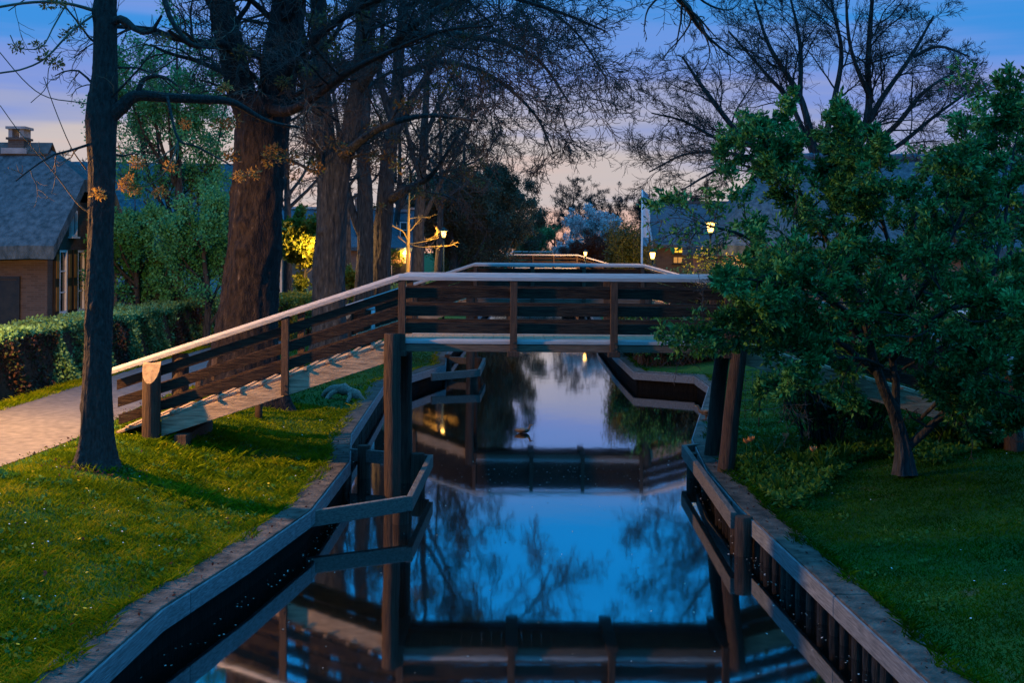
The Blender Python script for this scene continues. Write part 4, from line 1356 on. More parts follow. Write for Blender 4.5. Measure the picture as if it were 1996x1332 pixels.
La = [([A(1763, 925, Ya), A(1761, 880, Ya), A(1755, 845, Ya), A(1742, 800, Ya - .05), A(1722, 755, Ya - .1), A(1700, 690, Ya - .2), A(1680, 600, Ya - .3), A(1650, 480, Ya - .3), A(1640, 380, Ya), A(1650, 300, Ya)],
       [.14, .115, .105, .09, .08, .07, .055, .04, .025, .008]),
      ([A(1768, 872, Ya), A(1800, 845, Ya - .1), A(1840, 805, Ya - .2), A(1890, 740, Ya - .3), A(1940, 660, Ya - .4), A(1990, 560, Ya - .5)], [.07, .06, .05, .04, .03, .01]),
      ([A(1745, 805, Ya), A(1747, 750, Ya + .1), A(1740, 690, Ya + .2), A(1760, 600, Ya + .3), A(1780, 480, Ya + .4), A(1790, 370, Ya + .5)], [.07, .06, .055, .04, .03, .008]),
      ([A(1715, 735, Ya), A(1640, 670, Ya - .6), A(1560, 625, Ya - 1.2), A(1480, 630, Ya - 1.6), A(1400, 645, Ya - 1.9), A(1366, 632, Ya - 2)], [.05, .042, .034, .025, .015, .006]),
      ([A(1700, 680, Ya), A(1620, 590, Ya - .4), A(1540, 520, Ya - .8), A(1450, 460, Ya - 1.2), A(1380, 440, Ya - 1.4), A(1345, 425, Ya - 1.5)], [.05, .042, .034, .025, .015, .006]),
      ([A(1670, 570, Ya), A(1600, 450, Ya + .2), A(1530, 360, Ya + .3), A(1440, 320, Ya + .2), A(1360, 330, Ya + .1)], [.04, .033, .025, .016, .006]),
      ([A(1690, 640, Ya), A(1640, 600, Ya - 1), A(1580, 560, Ya - 1.8), A(1500, 550, Ya - 2.4), A(1430, 540, Ya - 2.7)], [.04, .034, .025, .016, .006]),
      ([A(1745, 640, Ya), A(1800, 560, Ya - .8), A(1850, 470, Ya - 1.4), A(1890, 380, Ya - 1.8), A(1900, 310, Ya - 2)], [.045, .038, .028, .018, .006]),
      ([A(1740, 700, Ya), A(1800, 640, Ya - 1.1), A(1860, 600, Ya - 2), A(1940, 600, Ya - 2.6), A(2020, 610, Ya - 3)], [.045, .036, .027, .018, .006]),
      ([A(1720, 715, Ya), A(1680, 700, Ya - 1.1), A(1620, 700, Ya - 1.8), A(1560, 725, Ya - 2.2), A(1530, 765, Ya - 2.3)], [.03, .025, .02, .014, .006]),
      ([A(1800, 845, Ya), A(1850, 805, Ya - .5), A(1920, 800, Ya - 1.0), A(2010, 815, Ya - 1.4)], [.03, .025, .018, .006]),
      ([A(1790, 820, Ya), A(1850, 770, Ya - .9), A(1920, 760, Ya - 1.6), A(2000, 780, Ya - 2)], [.03, .025, .018, .006]),
      ([A(1760, 560, Ya + .2), A(1720, 430, Ya - .4), A(1700, 330, Ya - .8), A(1690, 260, Ya - 1)], [.035, .028, .018, .006]),
      ([A(1600, 460, Ya), A(1540, 330, Ya + .4), A(1520, 270, Ya + .5), A(1500, 235, Ya + .6)], [.028, .02, .012, .005]),
      ([A(1860, 770, Ya - .2), A(1890, 730, Ya - 1), A(1940, 700, Ya - 1.6), A(2010, 690, Ya - 2)], [.03, .025, .018, .006]),
      ([A(1900, 720, Ya), A(1930, 560, Ya), A(1960, 420, Ya), A(1975, 300, Ya), A(1990, 230, Ya)], [.04, .034, .024, .014, .005])]
build_tree("apple_tree", "broad leafy apple tree on the right lawn, its boughs hanging before the bridge ramp", "tree", ab, La,
           [dict(c=10, per_m=5.5, t0=.22, t0trunk=.55, ang=.9, asd=.3, lr=.38, lmax=3.0, lmin=2.0, rr=.45, n=7, wig=.2, trop=(0, 0, .03)),
            dict(c=6, t0=.15, ang=.8, asd=.3, lr=.5, rr=.6, n=6, wig=.22, trop=(0, 0, .05)),
            dict(c=5, t0=.15, ang=.75, asd=.3, lr=.5, rr=.7, n=5, wig=.2, trop=(0, 0, .05))],
           M_BARK, dict(k=22, size=.078, mat=M_APPLE, sp=.03, aspect=.42, align=.6, t0=.05), rmin=.004, split=2, sides=12,
           leafbias=lambda q: (lambda a_: (a_[1] < 782 + 26 * np.sin(a_[0] / 37.0) + np.clip(a_[0] - 1790, 0, 90) * .6) & ((a_[0] > 1425 + 30 * np.sin(a_[1] / 23.0)) | (np.abs(a_[1] - 430) < 70) | (np.abs(a_[1] - 645) < 45) | (a_[0] > 1390) & (a_[1] < 560)) & ((a_[0] > 1450 + 18 * np.sin(a_[1] / 9.0)) | (a_[1] < 405) | (a_[1] > 520) | (R.random(len(q)) < .12)) & ((a_[0] > 1400) | (R.random(len(q)) < .45)))(to_px(q[:, 0], q[:, 1], q[:, 2])))
Yb = 21.5
Lb = [([A(1903, 880, Yb), A(1900, 830, Yb), A(1905, 700, Yb), A(1925, 500, Yb), A(1935, 350, Yb), A(1940, 220, Yb), A(1905, 140, Yb)], [.16, .12, .1, .08, .05, .025, .006]),
      ([A(1905, 720, Yb), A(1960, 520, Yb - .4), A(2010, 330, Yb - .8), A(2030, 180, Yb - 1)], [.07, .05, .03, .008]),
      ([A(1915, 600, Yb), A(1860, 460, Yb), A(1830, 360, Yb), A(1815, 300, Yb)], [.06, .045, .025, .008]),
      ([A(1925, 480, Yb), A(1960, 330, Yb + .5), A(1970, 220, Yb + .8), A(1960, 170, Yb + .8)], [.05, .035, .02, .006]),
      ([A(1905, 760, Yb), A(1850, 680, Yb - .6), A(1790, 600, Yb - 1), A(1740, 520, Yb - 1)], [.05, .04, .025, .006]),
      ([A(1935, 340, Yb), A(1990, 270, Yb), A(2030, 230, Yb)], [.03, .02, .006])]
build_tree("tree", "taller leafy tree at the right edge, its top sprigs against the blue sky", "tree", A(1903, 868, Yb), Lb,
           [dict(c=8, per_m=3.4, t0=.3, ang=.9, asd=.3, lr=.3, lmax=3.2, lmin=2, rr=.45, n=7, wig=.2, trop=(0, 0, .03)),
            dict(c=5, t0=.15, ang=.8, asd=.3, lr=.5, rr=.6, n=6, wig=.22, trop=(0, 0, .05)),
            dict(c=4, t0=.15, ang=.75, asd=.3, lr=.5, rr=.7, n=5, wig=.2)],
           M_BARK, dict(k=10, size=.105, mat=M_APPLE, sp=.03, aspect=.5, align=.6, t0=.1), rmin=.005, split=2,
           leafbias=lambda q: (lambda a_: (a_[1] > 345 + 25 * np.sin(a_[0] / 21.0)) | (R.random(len(q)) < .22))(to_px(q[:, 0], q[:, 1], q[:, 2])))


# ---- many-stemmed shrubs behind the bed
def stem_shrub(name, label, x, y, h, spread, ns, leafm, k, lsize, group=None, stemr=.012, aspect=.55, t0=.35):
    g = float(ground_z(x, y))
    base = np.array([x, y, g])
    t = thing(name, label, "shrub", base, group)
    tb = Tubes()
    st = base + np.c_[R.normal(0, spread * .16, ns), R.normal(0, spread * .16, ns), np.full(ns, -.03)]
    dd = np.c_[R.normal(0, .32, ns) * spread, R.normal(0, .32, ns) * spread, np.ones(ns)]
    L = R.uniform(.65, 1.05, ns) * h
    pp = grow(st, dd, L, 8, .08, (0, 0, -.05))
    rd = radii(np.full(ns, stemr), np.full(ns, stemr * .4), 8)
    tb.add(pp, rd, 5)
    a, b, l2, r2 = kids(pp, rd, L, 7, .3, 1, .8, .3, .35, .6)
    p2 = grow(a, b, l2, 5, .15)
    tb.add(p2, radii(np.maximum(r2, .004), np.full(len(r2), .003), 5), 3)
    part("stems", tb.mesh("stems", base), M_TWIG, t)
    allp = p2
    B = len(allp)
    u = R.uniform(0, 3.99, (B, k))
    i = u.astype(int)
    q = allp[np.arange(B)[:, None], i] + (allp[np.arange(B)[:, None], i + 1] - allp[np.arange(B)[:, None], i]) * (u - i)[..., None]
    q = q.reshape(-1, 3) + R.normal(0, .03, (B * k, 3))
    part("crown", leaf_mesh("crown", q, lsize, base, None, aspect), leafm, t)
    return t


p = P(1600, 850, 20.5)
stem_shrub("shrub", "many stemmed dark shrub behind the flower bed, under the apple boughs", p[0], 20.5, 1.9, 1.0, 70, M_APPLE, 9, .075)
p = P(1690, 850, 21.5)
stem_shrub("shrub", "leafy low shrub left of the apple tree trunk", p[0], 21.5, 1.5, .9, 50, M_COVER, 9, .085)
p = P(1830, 850, 24)
stem_shrub("shrub", "dark dense shrub filling the gap right of the apple trunk", p[0], 24, 2.4, 1.5, 80, M_APPLE, 10, .09)
p = P(1950, 850, 24.5)
stem_shrub("shrub", "dark dense shrub at the right edge behind the lawn", p[0], 24.5, 2.4, 1.5, 80, M_APPLE, 10, .09)
p = P(1740, 850, 26.5)
stem_shrub("shrub", "dark dense shrub directly behind the apple trunk, at the foot of the ramp", p[0], 26.5, 2.4, 1.5, 80, M_APPLE, 10, .09)
for px_, Yd, h, lab in ((1330, 47, 2.6, "garden shrub below the lit window of the tiled house"), (1400, 44, 2.6, "garden shrub below the thatched house's left end"),
                        (1465, 45, 2.2, "garden shrub before the lit wall of the thatched house"), (1290, 50, 2.0, "low garden shrub under the little garden lamp"), (1375, 50, 3.0, "ivy like shrub against the tiled house's wall")):
    stem_shrub("shrub", lab, P(px_, 520, Yd)[0], Yd, h, 1.3, 60, M_HEDGE, 9, .11, "garden shrubs in front of the right hand houses")
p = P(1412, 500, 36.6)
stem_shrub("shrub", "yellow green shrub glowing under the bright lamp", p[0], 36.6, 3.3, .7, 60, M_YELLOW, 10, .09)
for px_, Yd, lab in ((872, 66, "clipped green shrub behind the lamp post on the left bank"), (890, 78, "lamp lit shrub beside the far left end of the bridges"), (845, 66, "low shrub left of the street lamp post"),
                     (770, 56, "low shrub at the foot of the lit house wall"), (590, 42, "dark shrub behind the yellow leaved tree")):
    stem_shrub("shrub", lab, P(px_, 520, Yd)[0], Yd, 1.6, 1.3, 60, M_HEDGE, 9, .1, "low shrubs along the left bank")


for px_, Yd, hh, lab in ((1276, 36.7, 1.9, "dark bank shrub at the inner corner of the bay, nearest the water"), (1278, 39.2, 1.9, "dark bank shrub seen under the bridge, between the two corner ones"),  # these two grown taller to block the garden lamp's mirror image in the water
                         (1340, 36.4, 1.2, "dark bank shrub seen under the right end of the bridge"), (1395, 36.6, 1.3, "dark bank shrub seen between the leaning piles and the bay"), (1235, 40, 1.2, "dark bank shrub farther along the water seen under the bridge")):
    stem_shrub("shrub", lab, P(px_, 690, Yd)[0], Yd, hh, 1.5, 60, M_DARKLEAF if px_ > 1300 else M_APPLE, 12, .09, "dark shrubs along the right bank")
# ------------------------------------------------------------------ hedges
def hedge(label, xf, xb, y0, y1, h, n, m1, m2, group=None):
    base = np.array([(xf + xb) / 2, (y0 + y1) / 2, .9])
    t = thing("hedge", label, "hedge", base, group)
    mb = MB()
    yy = np.arange(y0 + .1, y1 + .01, .8)
    for a, b in zip(yy[:-1], yy[1:]):
        mb.box(((xf + xb) / 2, (a + b) / 2, .85 + h / 2 - .08), (abs(xf - xb) - .34, b - a - .004, h - .22))
    part("branches", mb, M_SOIL, t)
    # foliage shell: front, top, ends
    w = abs(xf - xb)
    A_f, A_t, A_e = (y1 - y0) * h, (y1 - y0) * w, w * h
    tot = A_f * 1 + A_t + 2 * A_e
    pts = []
    k = int(n * A_f / tot)
    y = R.uniform(y0, y1, k)
    z = R.uniform(0, h, k)
    bul = .10 * np.sin(y * 1.7) * np.sin(z * 3 + y) + .07 * np.sin(y * 5 + z * 4)
    pts.append(np.c_[xf - np.sign(xf - xb) * (.06 - bul + R.random(k) * .16), y, .92 + z * .98])
    k = int(n * A_t / tot)
    y = R.uniform(y0, y1, k)
    x = R.uniform(min(xf, xb), max(xf, xb), k)
    pts.append(np.c_[x, y, .92 + h - .02 + .05 * np.sin(y * 2.1 + x) + .03 * np.sin(y * 6.3) - R.random(k) * .14 + (R.random(k) < .06) * R.random(k) * .1])
    for ye in (y0, y1):
        k = int(n * A_e / tot)
        x = R.uniform(min(xf, xb), max(xf, xb), k)
        z = R.uniform(0, h, k)
        pts.append(np.c_[x, ye + R.normal(0, .06, k), .92 + z])
    q = np.concatenate(pts)
    # patches of brown-leaved plants between the green ones
    f = np.sin(q[:, 1] * 1.05 + 1.2) + .6 * np.sin(q[:, 1] * 2.3 + q[:, 2] * 1.5) - .9 * (q[:, 2] - 1.9) * (q[:, 2] > 1.9)
    f = f + 1.3 * (q[:, 1] > 20.5) * (q[:, 1] < 25.8)
    br = (f > .55) & (q[:, 2] < .92 + h * .88)
    part("foliage", leaf_mesh("foliage", q[~br], .085, base, None, .65), m1, t)
    if m2 and br.any():
        part("foliage", leaf_mesh("foliage", q[br], .075, base, None, .6), m2, t, label="brown leaved patches of the hedge")
    return t


hedge("long clipped hedge of green and brown patches beside the path, below the cottage", -9.95, -11.2, 13.5, 41.5, 1.38, 62000, M_HEDGE, M_HEDGER)
p = P(566, 580, 39.5)
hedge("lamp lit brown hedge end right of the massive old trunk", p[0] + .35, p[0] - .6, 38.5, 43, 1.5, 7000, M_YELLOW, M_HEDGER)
hedge("low dark hedge in front of the white walled house", -11.5, -15.5, 42.5, 43.5, 1.2, 6000, M_HEDGER, None)
hedge("small clipped green hedge on the left bank under the street lamp", -3.2, -5.5, 69, 72, 1.15, 4000, M_HEDGE, None)


# ------------------------------------------------------------------ houses
def roof_mesh(polys, thick, cuts=10, amp=.03):
    """thick thatch from outward polygons sharing edges; extruded downward, subdivided and roughened"""
    bm = bmesh.new()
    vm = {}

    def V(p):
        k = tuple(round(float(c), 3) for c in p)
        if k not in vm:
            vm[k] = bm.verts.new(k)
        return vm[k]
    for pl_ in polys:
        bm.faces.new([V(p) for p in pl_])
    bm.normal_update()
    r = bmesh.ops.extrude_face_region(bm, geom=bm.faces[:])
    nv = [g_ for g_ in r['geom'] if isinstance(g_, bmesh.types.BMVert)]
    for v in nv:
        v.co.z -= thick
    bmesh.ops.triangulate(bm, faces=bm.faces[:])
    for _ in range(cuts):
        es = [e for e in bm.edges if e.calc_length() > .7]
        if not es:
            break
        bmesh.ops.subdivide_edges(bm, edges=es, cuts=1)
        bmesh.ops.triangulate(bm, faces=bm.faces[:])
    for v in bm.verts:
        x, y, z = v.co
        v.co.z += amp * (math.sin(x * 2.3 + y) + math.sin(y * 3.1 + x * .7)) * .6
    bmesh.ops.recalc_face_normals(bm, faces=bm.faces[:])
    return bm


def roof_part(name, bm, m, parent, smooth=True):
    me = bpy.data.meshes.new(name)
    off = root_loc(parent)
    for v in bm.verts:
        v.co -= Vector(off)
    bm.to_mesh(me)
    bm.free()
    if smooth:
        me.polygons.foreach_set("use_smooth", np.ones(len(me.polygons), bool))
        me.set_sharp_from_angle(angle=math.radians(35))
    return part(name, me, m, parent)


def window(parent, c, w, h, axis, out, lit=None, bars=(1, 1), frame=.07, fm=None):
    """axis: 'x' wall runs along x (faces -y when out=-1); 'y' wall runs along y (faces +-x)"""
    c = np.asarray(c, float)

    def bx(mb, u, z, su, sz, d, depth):
        if axis == 'x':
            mb.box(c + [u, out * d, z], (su, depth, sz))
        else:
            mb.box(c + [out * d, u, z], (depth, su, sz))
    mb = MB()
    for s in (-1, 1):
        bx(mb, s * (w / 2 - frame / 2), 0, frame, h, .02, .1)
        bx(mb, 0, s * (h / 2 - frame / 2), w - 2 * frame, frame, .02, .1)
    for k in range(1, bars[0] + 1):
        bx(mb, -w / 2 + w * k / (bars[0] + 1), 0, .035, h - 2 * frame, .015, .06)
    for k in range(1, bars[1] + 1):
        bx(mb, 0, -h / 2 + h * k / (bars[1] + 1), w - 2 * frame, .034, .016, .055)
    bx(mb, 0, -h / 2 - .03, w + .14, .055, .05, .16)
    f = part("window", mb, fm or M_WHITE, parent)
    mb = MB()
    bx(mb, 0, 0, w - 2 * frame + .01, h - 2 * frame + .01, .0, .02)
    part("pane", mb, lit or M_GLASS, f)
    return f


def chimney(parent, x, y, z0, z1, w, d, m=None):
    mb = MB()
    mb.box((x, y, (z0 + z1 - .42) / 2), (w, d, z1 - .42 - z0))
    mb.box((x, y, z1 - .40), (w + .1, d + .1, .07))
    ch = part("chimney", mb, m or M_BRICK, parent)
    mb = MB()
    for sx in (-1, 1):
        mb.box((x + sx * (w / 2 - .07), y, z1 - .23), (.12, d, .26))
    mb.box((x, y, z1 - .06), (w + .12, d + .12, .08))
    part("cowl", mb, M_LEAD, ch)
    mb = MB()
    mb.box((x, y, z0 + .1), (w + .3, d + .34, .18))
    part("flashing", mb, M_LEAD, ch)
    return ch


# cottage on the left
cx0, cx1, cy0, cy1 = -24.0, -13.5, 34.0, 40.0
t = thing("cottage", "thatched brick cottage with chimney and dark shutters at the left edge", "house", ((cx0 + cx1) / 2, 37, .95))
E, Rz = 4.02, 7.15
yh = 35.75
zh = E + (yh - 33.4) / (37 - 33.4) * (Rz - E)
xe = cx1 + .42
A_, B_, C_, D_, E_ = (cx0, 33.4, E), (xe, 33.4, E), (xe, yh, zh), (-14.7, 37, Rz), (cx0, 37, Rz)
Ab, Bb, Cb = (cx0, 40.6, E), (xe, 40.6, E), (xe, 74 - yh, zh)
rb = roof_mesh([[A_, B_, C_, D_, E_], [E_, D_, Cb, Bb, Ab], [C_, Cb, D_]], .38)
rf = roof_part("roof", rb, M_THATCH, t)
mb = MB()
mb.prism([(cx0, 36.6, 6.92), (-14.55, 36.6, 6.92), (-14.55, 37, 7.3), (cx0, 37, 7.3)], (0, .01, -.05))
mb.prism([(cx0, 37.4, 6.92), (-14.55, 37.4, 6.92), (-14.55, 37, 7.3), (cx0, 37, 7.3)], (0, .01, -.05))
part("ridge", mb, M_THATCHD, rf)
chimney(t, -15.6, 37, 6.9, 7.8, .5, .55)
mb = MB()
mb.box(((cx0 + cx1) / 2, cy0 + .15, 2.3), (cx1 - cx0, .3, 3.0))
mb.box(((cx0 + cx1) / 2, cy1 - .15, 2.3), (cx1 - cx0, .3, 3.0))
mb.prism([(cx1 - .004, cy0 + .3, .8), (cx1 - .004, cy1 - .3, .8), (cx1 - .004, cy1 - .3, 3.8), (cx1 - .004, 38.3, 5.4), (cx1 - .004, 35.7, 5.4), (cx1 - .004, cy0 + .3, 3.8)], (-.3, 0, 0))
part("wall", mb, M_BRICK, t)
mb = MB()
mb.box((-14.85, cy0 - .03, 1.95), (.95, .08, 2.15))
dr = part("door", mb, M_SHUT, t)
mb = MB()
for sx in (-.53, .53):
    mb.box((-14.85 + sx, cy0 - .04, 1.95), (.09, .1, 2.2))
mb.box((-14.85, cy0 - .04, 3.09), (1.15, .1, .09))
part("frame", mb, M_SHUT, dr)
for yc in (35.05, 36.5, 38.2):
    window(t, (cx1, yc, 2.95), .62, 1.9, 'y', 1, bars=(0, 2))
    for s in (-1, 1):
        mb = MB()
        mb.box((cx1 + .05, yc + s * .49, 2.95), (.05, .33, 1.95))
        sh = part("shutter", mb, M_SHUT, t)
        mb = MB()
        for zz in (2.45, 3.42):
            mb.box((cx1 + .082, yc + s * .49, zz), (.02, .2, .72))
        part("panel", mb, M_SHUTY, sh)
for yc in (35.9, 37.6):
    window(t, (cx1, yc, 4.72), .5, .8, 'y', 1, bars=(1, 0), lit=M_GLASS)

# white walled thatched house behind the green trees
t = thing("thatched_house", "blue grey thatched house with white walls half hidden behind the left green trees", "house", (-15, 52, .95))
x0, x1, y0, y1 = -21.5, -11.2, 50.0, 57.0
E, Rz = 4.0, 7.9
ym = (y0 + y1) / 2
rb = roof_mesh([[(x0 - .4, y0 - .5, E), (x1 + .4, y0 - .5, E), (x1 - 1.2, ym, Rz), (x0 + .5, ym, Rz)], [(x0 + .5, ym, Rz), (x1 - 1.2, ym, Rz), (x1 + .4, y1 + .5, E), (x0 - .4, y1 + .5, E)],
                [(x1 + .4, y0 - .5, E), (x1 + .4, y1 + .5, E), (x1 - 1.2, ym, Rz)]], .35)
roof_part("roof", rb, M_THATCH, t)
mb = MB()
mb.box(((x0 + x1) / 2, ym, 2.3), (x1 - x0, y1 - y0, 3.2))
part("wall", mb, M_PLASTER, t)
for xw in (-15.9, -13.4):
    window(t, (xw, y0, 2.75), .8, 1.5, 'x', -1, bars=(1, 1))

# long house behind the trunks with the lit porch
t = thing("brick_house", "long house with dark roof, lit roof window and porch light behind the trunks", "house", (-10, 72, .95))
x0, x1, y0, y1 = -18.5, -6.1, 70.0, 77.0
E, Rz = 4.15, 6.55
ym = (y0 + y1) / 2
rb = roof_mesh([[(x0 - .4, y0 - .4, E), (x1 + .35, y0 - .4, E), (x1 + .35, ym, Rz), (x0 - .4, ym, Rz)], [(x0 - .4, ym, Rz), (x1 + .35, ym, Rz), (x1 + .35, y1 + .4, E), (x0 - .4, y1 + .4, E)]], .22, amp=.01)
rf = roof_part("roof", rb, M_TILE, t)
mb = MB()
for k in range(30):
    mb.box((x0 + .2 + k * .42, ym, Rz + .05), (.4, .3, .14))
part("ridge_tiles", mb, M_PLASTER, rf)
for xc in (-9.5, -6.9):
    chimney(t, xc, ym, Rz - .2, Rz + 1.0, .7, .6, M_BRICKR)
mb = MB()
mb.box(((x0 + x1) / 2, ym, 2.3), (x1 - x0, y1 - y0, 3.6))
mb.prism([(x1 - .003, y0 + .05, 4.09), (x1 - .003, y1 - .05, 4.09), (x1 - .003, ym, Rz - .28)], (-.3, 0, 0))
part("wall", mb, M_BRICKR, t)
# dormers
for xc, lit in ((-9.15, M_LITWIN), (-6.55, None)):
    mb = MB()
    mb.box((xc, 71.5, 5.2), (.62, 1.6, 1.15))
    d = part("dormer", mb, M_TILE, t)
    window(d, (xc, 70.69, 5.2), .46, .98, 'x', -1, lit, bars=(0, 1), frame=.05, fm=M_SHUT if lit else M_WHITE)
window(t, (-7.6, y0, 2.9), .9, 1.6, 'x', -1, None)
window(t, (-10.8, y0, 2.9), .9, 1.6, 'x', -1, None)
mb = MB()
mb.box((-6.75, y0 - .03, 2.1), (.8, .1, 2.2))
part("door", mb, M_SHUT, t)
mb = MB()
mb.tube([(-6.45, y0 - .3, 3.78), (-6.45, y0 - .3, 3.9), (-6.45, y0 - .3, 4.06)], [.09, .15, .1], 12)
pl_ = part("porch_lamp", mb, M_GLOW, t)
lamp_light(t, (-6.45, y0 - .45, 3.8), 900, .1)
base = np.array([-6.9, y0 - .5, .95])
vn = thing("climbing_plant", "lamp lit climbing plant hanging under the eaves beside the porch light", "plant", base)
tb = Tubes()
st = base + np.c_[np.linspace(-.7, .2, 9), np.full(9, .2), np.full(9, 0)]
pp = grow(st, np.tile([0, 0, 1.0], (9, 1)), np.full(9, 3.0), 7, .05)
tb.add(pp, radii(np.full(9, .02), np.full(9, .01), 7), 4)
part("stems", tb.mesh("stems", base), M_TWIG, vn)
q = base + np.c_[R.uniform(-.9, .5, 900), R.normal(0, .1, 900), 3.05 - np.abs(R.normal(0, .45, 900))]
part("foliage", leaf_mesh("foliage", q, .13, base, None, .7), M_YELLOW, vn)

# tiled house by the banner
t = thing("tiled_house", "small house with steep dark tiled roof and yellow lit window behind the white banner", "house", (10, 63, .95))
x0, x1, y0, y1 = 7.35, 14.5, 60.0, 66.0
E, Rz = 4.35, 6.65
ym = (y0 + y1) / 2
rb = roof_mesh([[(x0 - .15, y0 - .3, E), (x1 + .3, y0 - .3, E), (x1 + .3, ym, Rz), (x0 - .15, ym, Rz)], [(x0 - .15, ym, Rz), (x1 + .3, ym, Rz), (x1 + .3, y1 + .3, E), (x0 - .15, y1 + .3, E)]], .16, amp=.008)
rf = roof_part("roof", rb, M_TILE, t, False)
mb = MB()
for k in range(18):
    mb.box((x0 + .1 + k * .41, ym, Rz + .03), (.39, .26, .13))
part("ridge_tiles", mb, M_TILE, rf)
mb = MB()
for ya in (y0 - .32, y1 + .32):
    mb.beam((x0 - .19, ya, E - .06), (x0 - .19, ym, Rz + .12), [(-.04, -.16), (.04, -.16), (.04, .1), (-.04, .1)], upright_ends=True)
part("bargeboard", mb, M_LEAD, rf)
mb = MB()
mb.box(((x0 + x1) / 2, ym, 2.45), (x1 - x0, y1 - y0, 3.5))
mb.prism([(x0 + .003, y0 + .02, 4.199), (x0 + .003, y1 - .02, 4.199), (x0 + .003, ym, Rz - .22)], (.2, 0, 0))
part("wall", mb, M_BRICK, t)
p = P(1322, 485, y0)
window(t, (p[0], y0, p[2]), .62, .46, 'x', -1, M_LITWIN, bars=(1, 0), frame=.035, fm=M_SHUT)
p = P(1321, 507, y0)
window(t, (p[0], y0, p[2]), .5, .36, 'x', -1, M_LITWIN2, bars=(1, 0), frame=.035, fm=M_SHUT)
window(t, (x0, 61.5, 2.3), .6, 1.2, 'y', -1, M_LITWIN2)

# big thatched house behind the apple tree
t = thing("thatched_house", "big thatched house with lamp lit wall behind the leafy apple tree", "house", (16, 45, .9))
x0, x1, y0, y1 = 7.6, 27.0, 41.5, 49.0
E, Rz = 4.2, 7.65
ym = (y0 + y1) / 2
rb = roof_mesh([[(x0 - .4, y0 - .5, E), (x1 + .4, y0 - .5, E), (x1, ym, Rz), (x0 + 2.4, ym, Rz)], [(x0 + 2.4, ym, Rz), (x1, ym, Rz), (x1 + .4, y1 + .5, E), (x0 - .4, y1 + .5, E)],
                [(x0 - .4, y1 + .5, E), (x0 - .4, y0 - .5, E), (x0 + 2.4, ym, Rz)]], .36)
rf = roof_part("roof", rb, M_THATCH, t)
mb = MB()
for k in range(34):
    x = x0 + 2.5 + k * .5
    mb.tube([(x, ym, Rz + .03), (x + .24, ym, Rz + .035), (x + .48, ym, Rz + .04)], [.15, .16, .18], 10)
part("ridge_tiles", mb, M_TILE, rf)
mb = MB()
mb.box(((x0 + x1) / 2, ym, 2.4), (x1 - x0, y1 - y0, 3.5))
part("wall", mb, M_BRICKR, t)
for px_ in (1440, 1462):
    p = P(px_, 499, y0)
    window(t, (p[0], y0, 3.75), .36, .5, 'x', -1, M_LITWIN2, bars=(0, 0), frame=.035)
window(t, (12.6, y0, 2.6), 1.0, 1.4, 'x', -1, None)
window(t, (16, y0, 2.6), 1.0, 1.4, 'x', -1, None)

# ------------------------------------------------------------------ banner
p = P(1251, 520, 50)
g = float(ground_z(p[0], 50))
t = thing("banner", "tall white vertical banner with blue ends on a white pole", "banner", (p[0], 50, g))
top = P(1249, 370, 50)[2]
mb = MB()
mb.tube([(p[0], 50, g - .2), (p[0], 50, 3), (p[0], 50, top)], [.05, .045, .035], 10)
part("pole", mb, M_WHITE, t)


def cloth(z0, z1, w0, w1):
    mb = MB()
    nz_, nx_ = 24, 14
    v = []
    for s in (0, 1):
        for i in range(nz_ + 1):
            for j in range(nx_ + 1):
                a = j / nx_
                w = w0 + (w1 - w0) * i / nz_
                v.append((p[0] + .03 + a * w + .015 * math.sin(i * .9 + a * 3), 50 + .05 * math.sin(a * 7 + i * .35) * a + s * .006, z0 + (z1 - z0) * i / nz_ + .03 * a * math.sin(i * .5)))
    f = []
    N_ = (nz_ + 1) * (nx_ + 1)
    for i in range(nz_):
        for j in range(nx_):
            a = i * (nx_ + 1) + j
            f.append((a, a + 1, a + nx_ + 2, a + nx_ + 1))
            f.append((N_ + a, N_ + a + nx_ + 1, N_ + a + nx_ + 2, N_ + a + 1))
    mb.add(v, f, True)
    return mb


zz = [P(1250, y_, 50)[2] for y_ in (480, 463, 390, 372)]
part("cloth", cloth(zz[0], zz[1], .2, .27), M_CLOTHB, t, label="blue lower end of the banner")
part("cloth", cloth(zz[1], zz[2], .27, .32), M_CLOTHW, t)
part("cloth", cloth(zz[2], zz[3], .32, .1), M_CLOTHB, t, label="blue top of the banner")


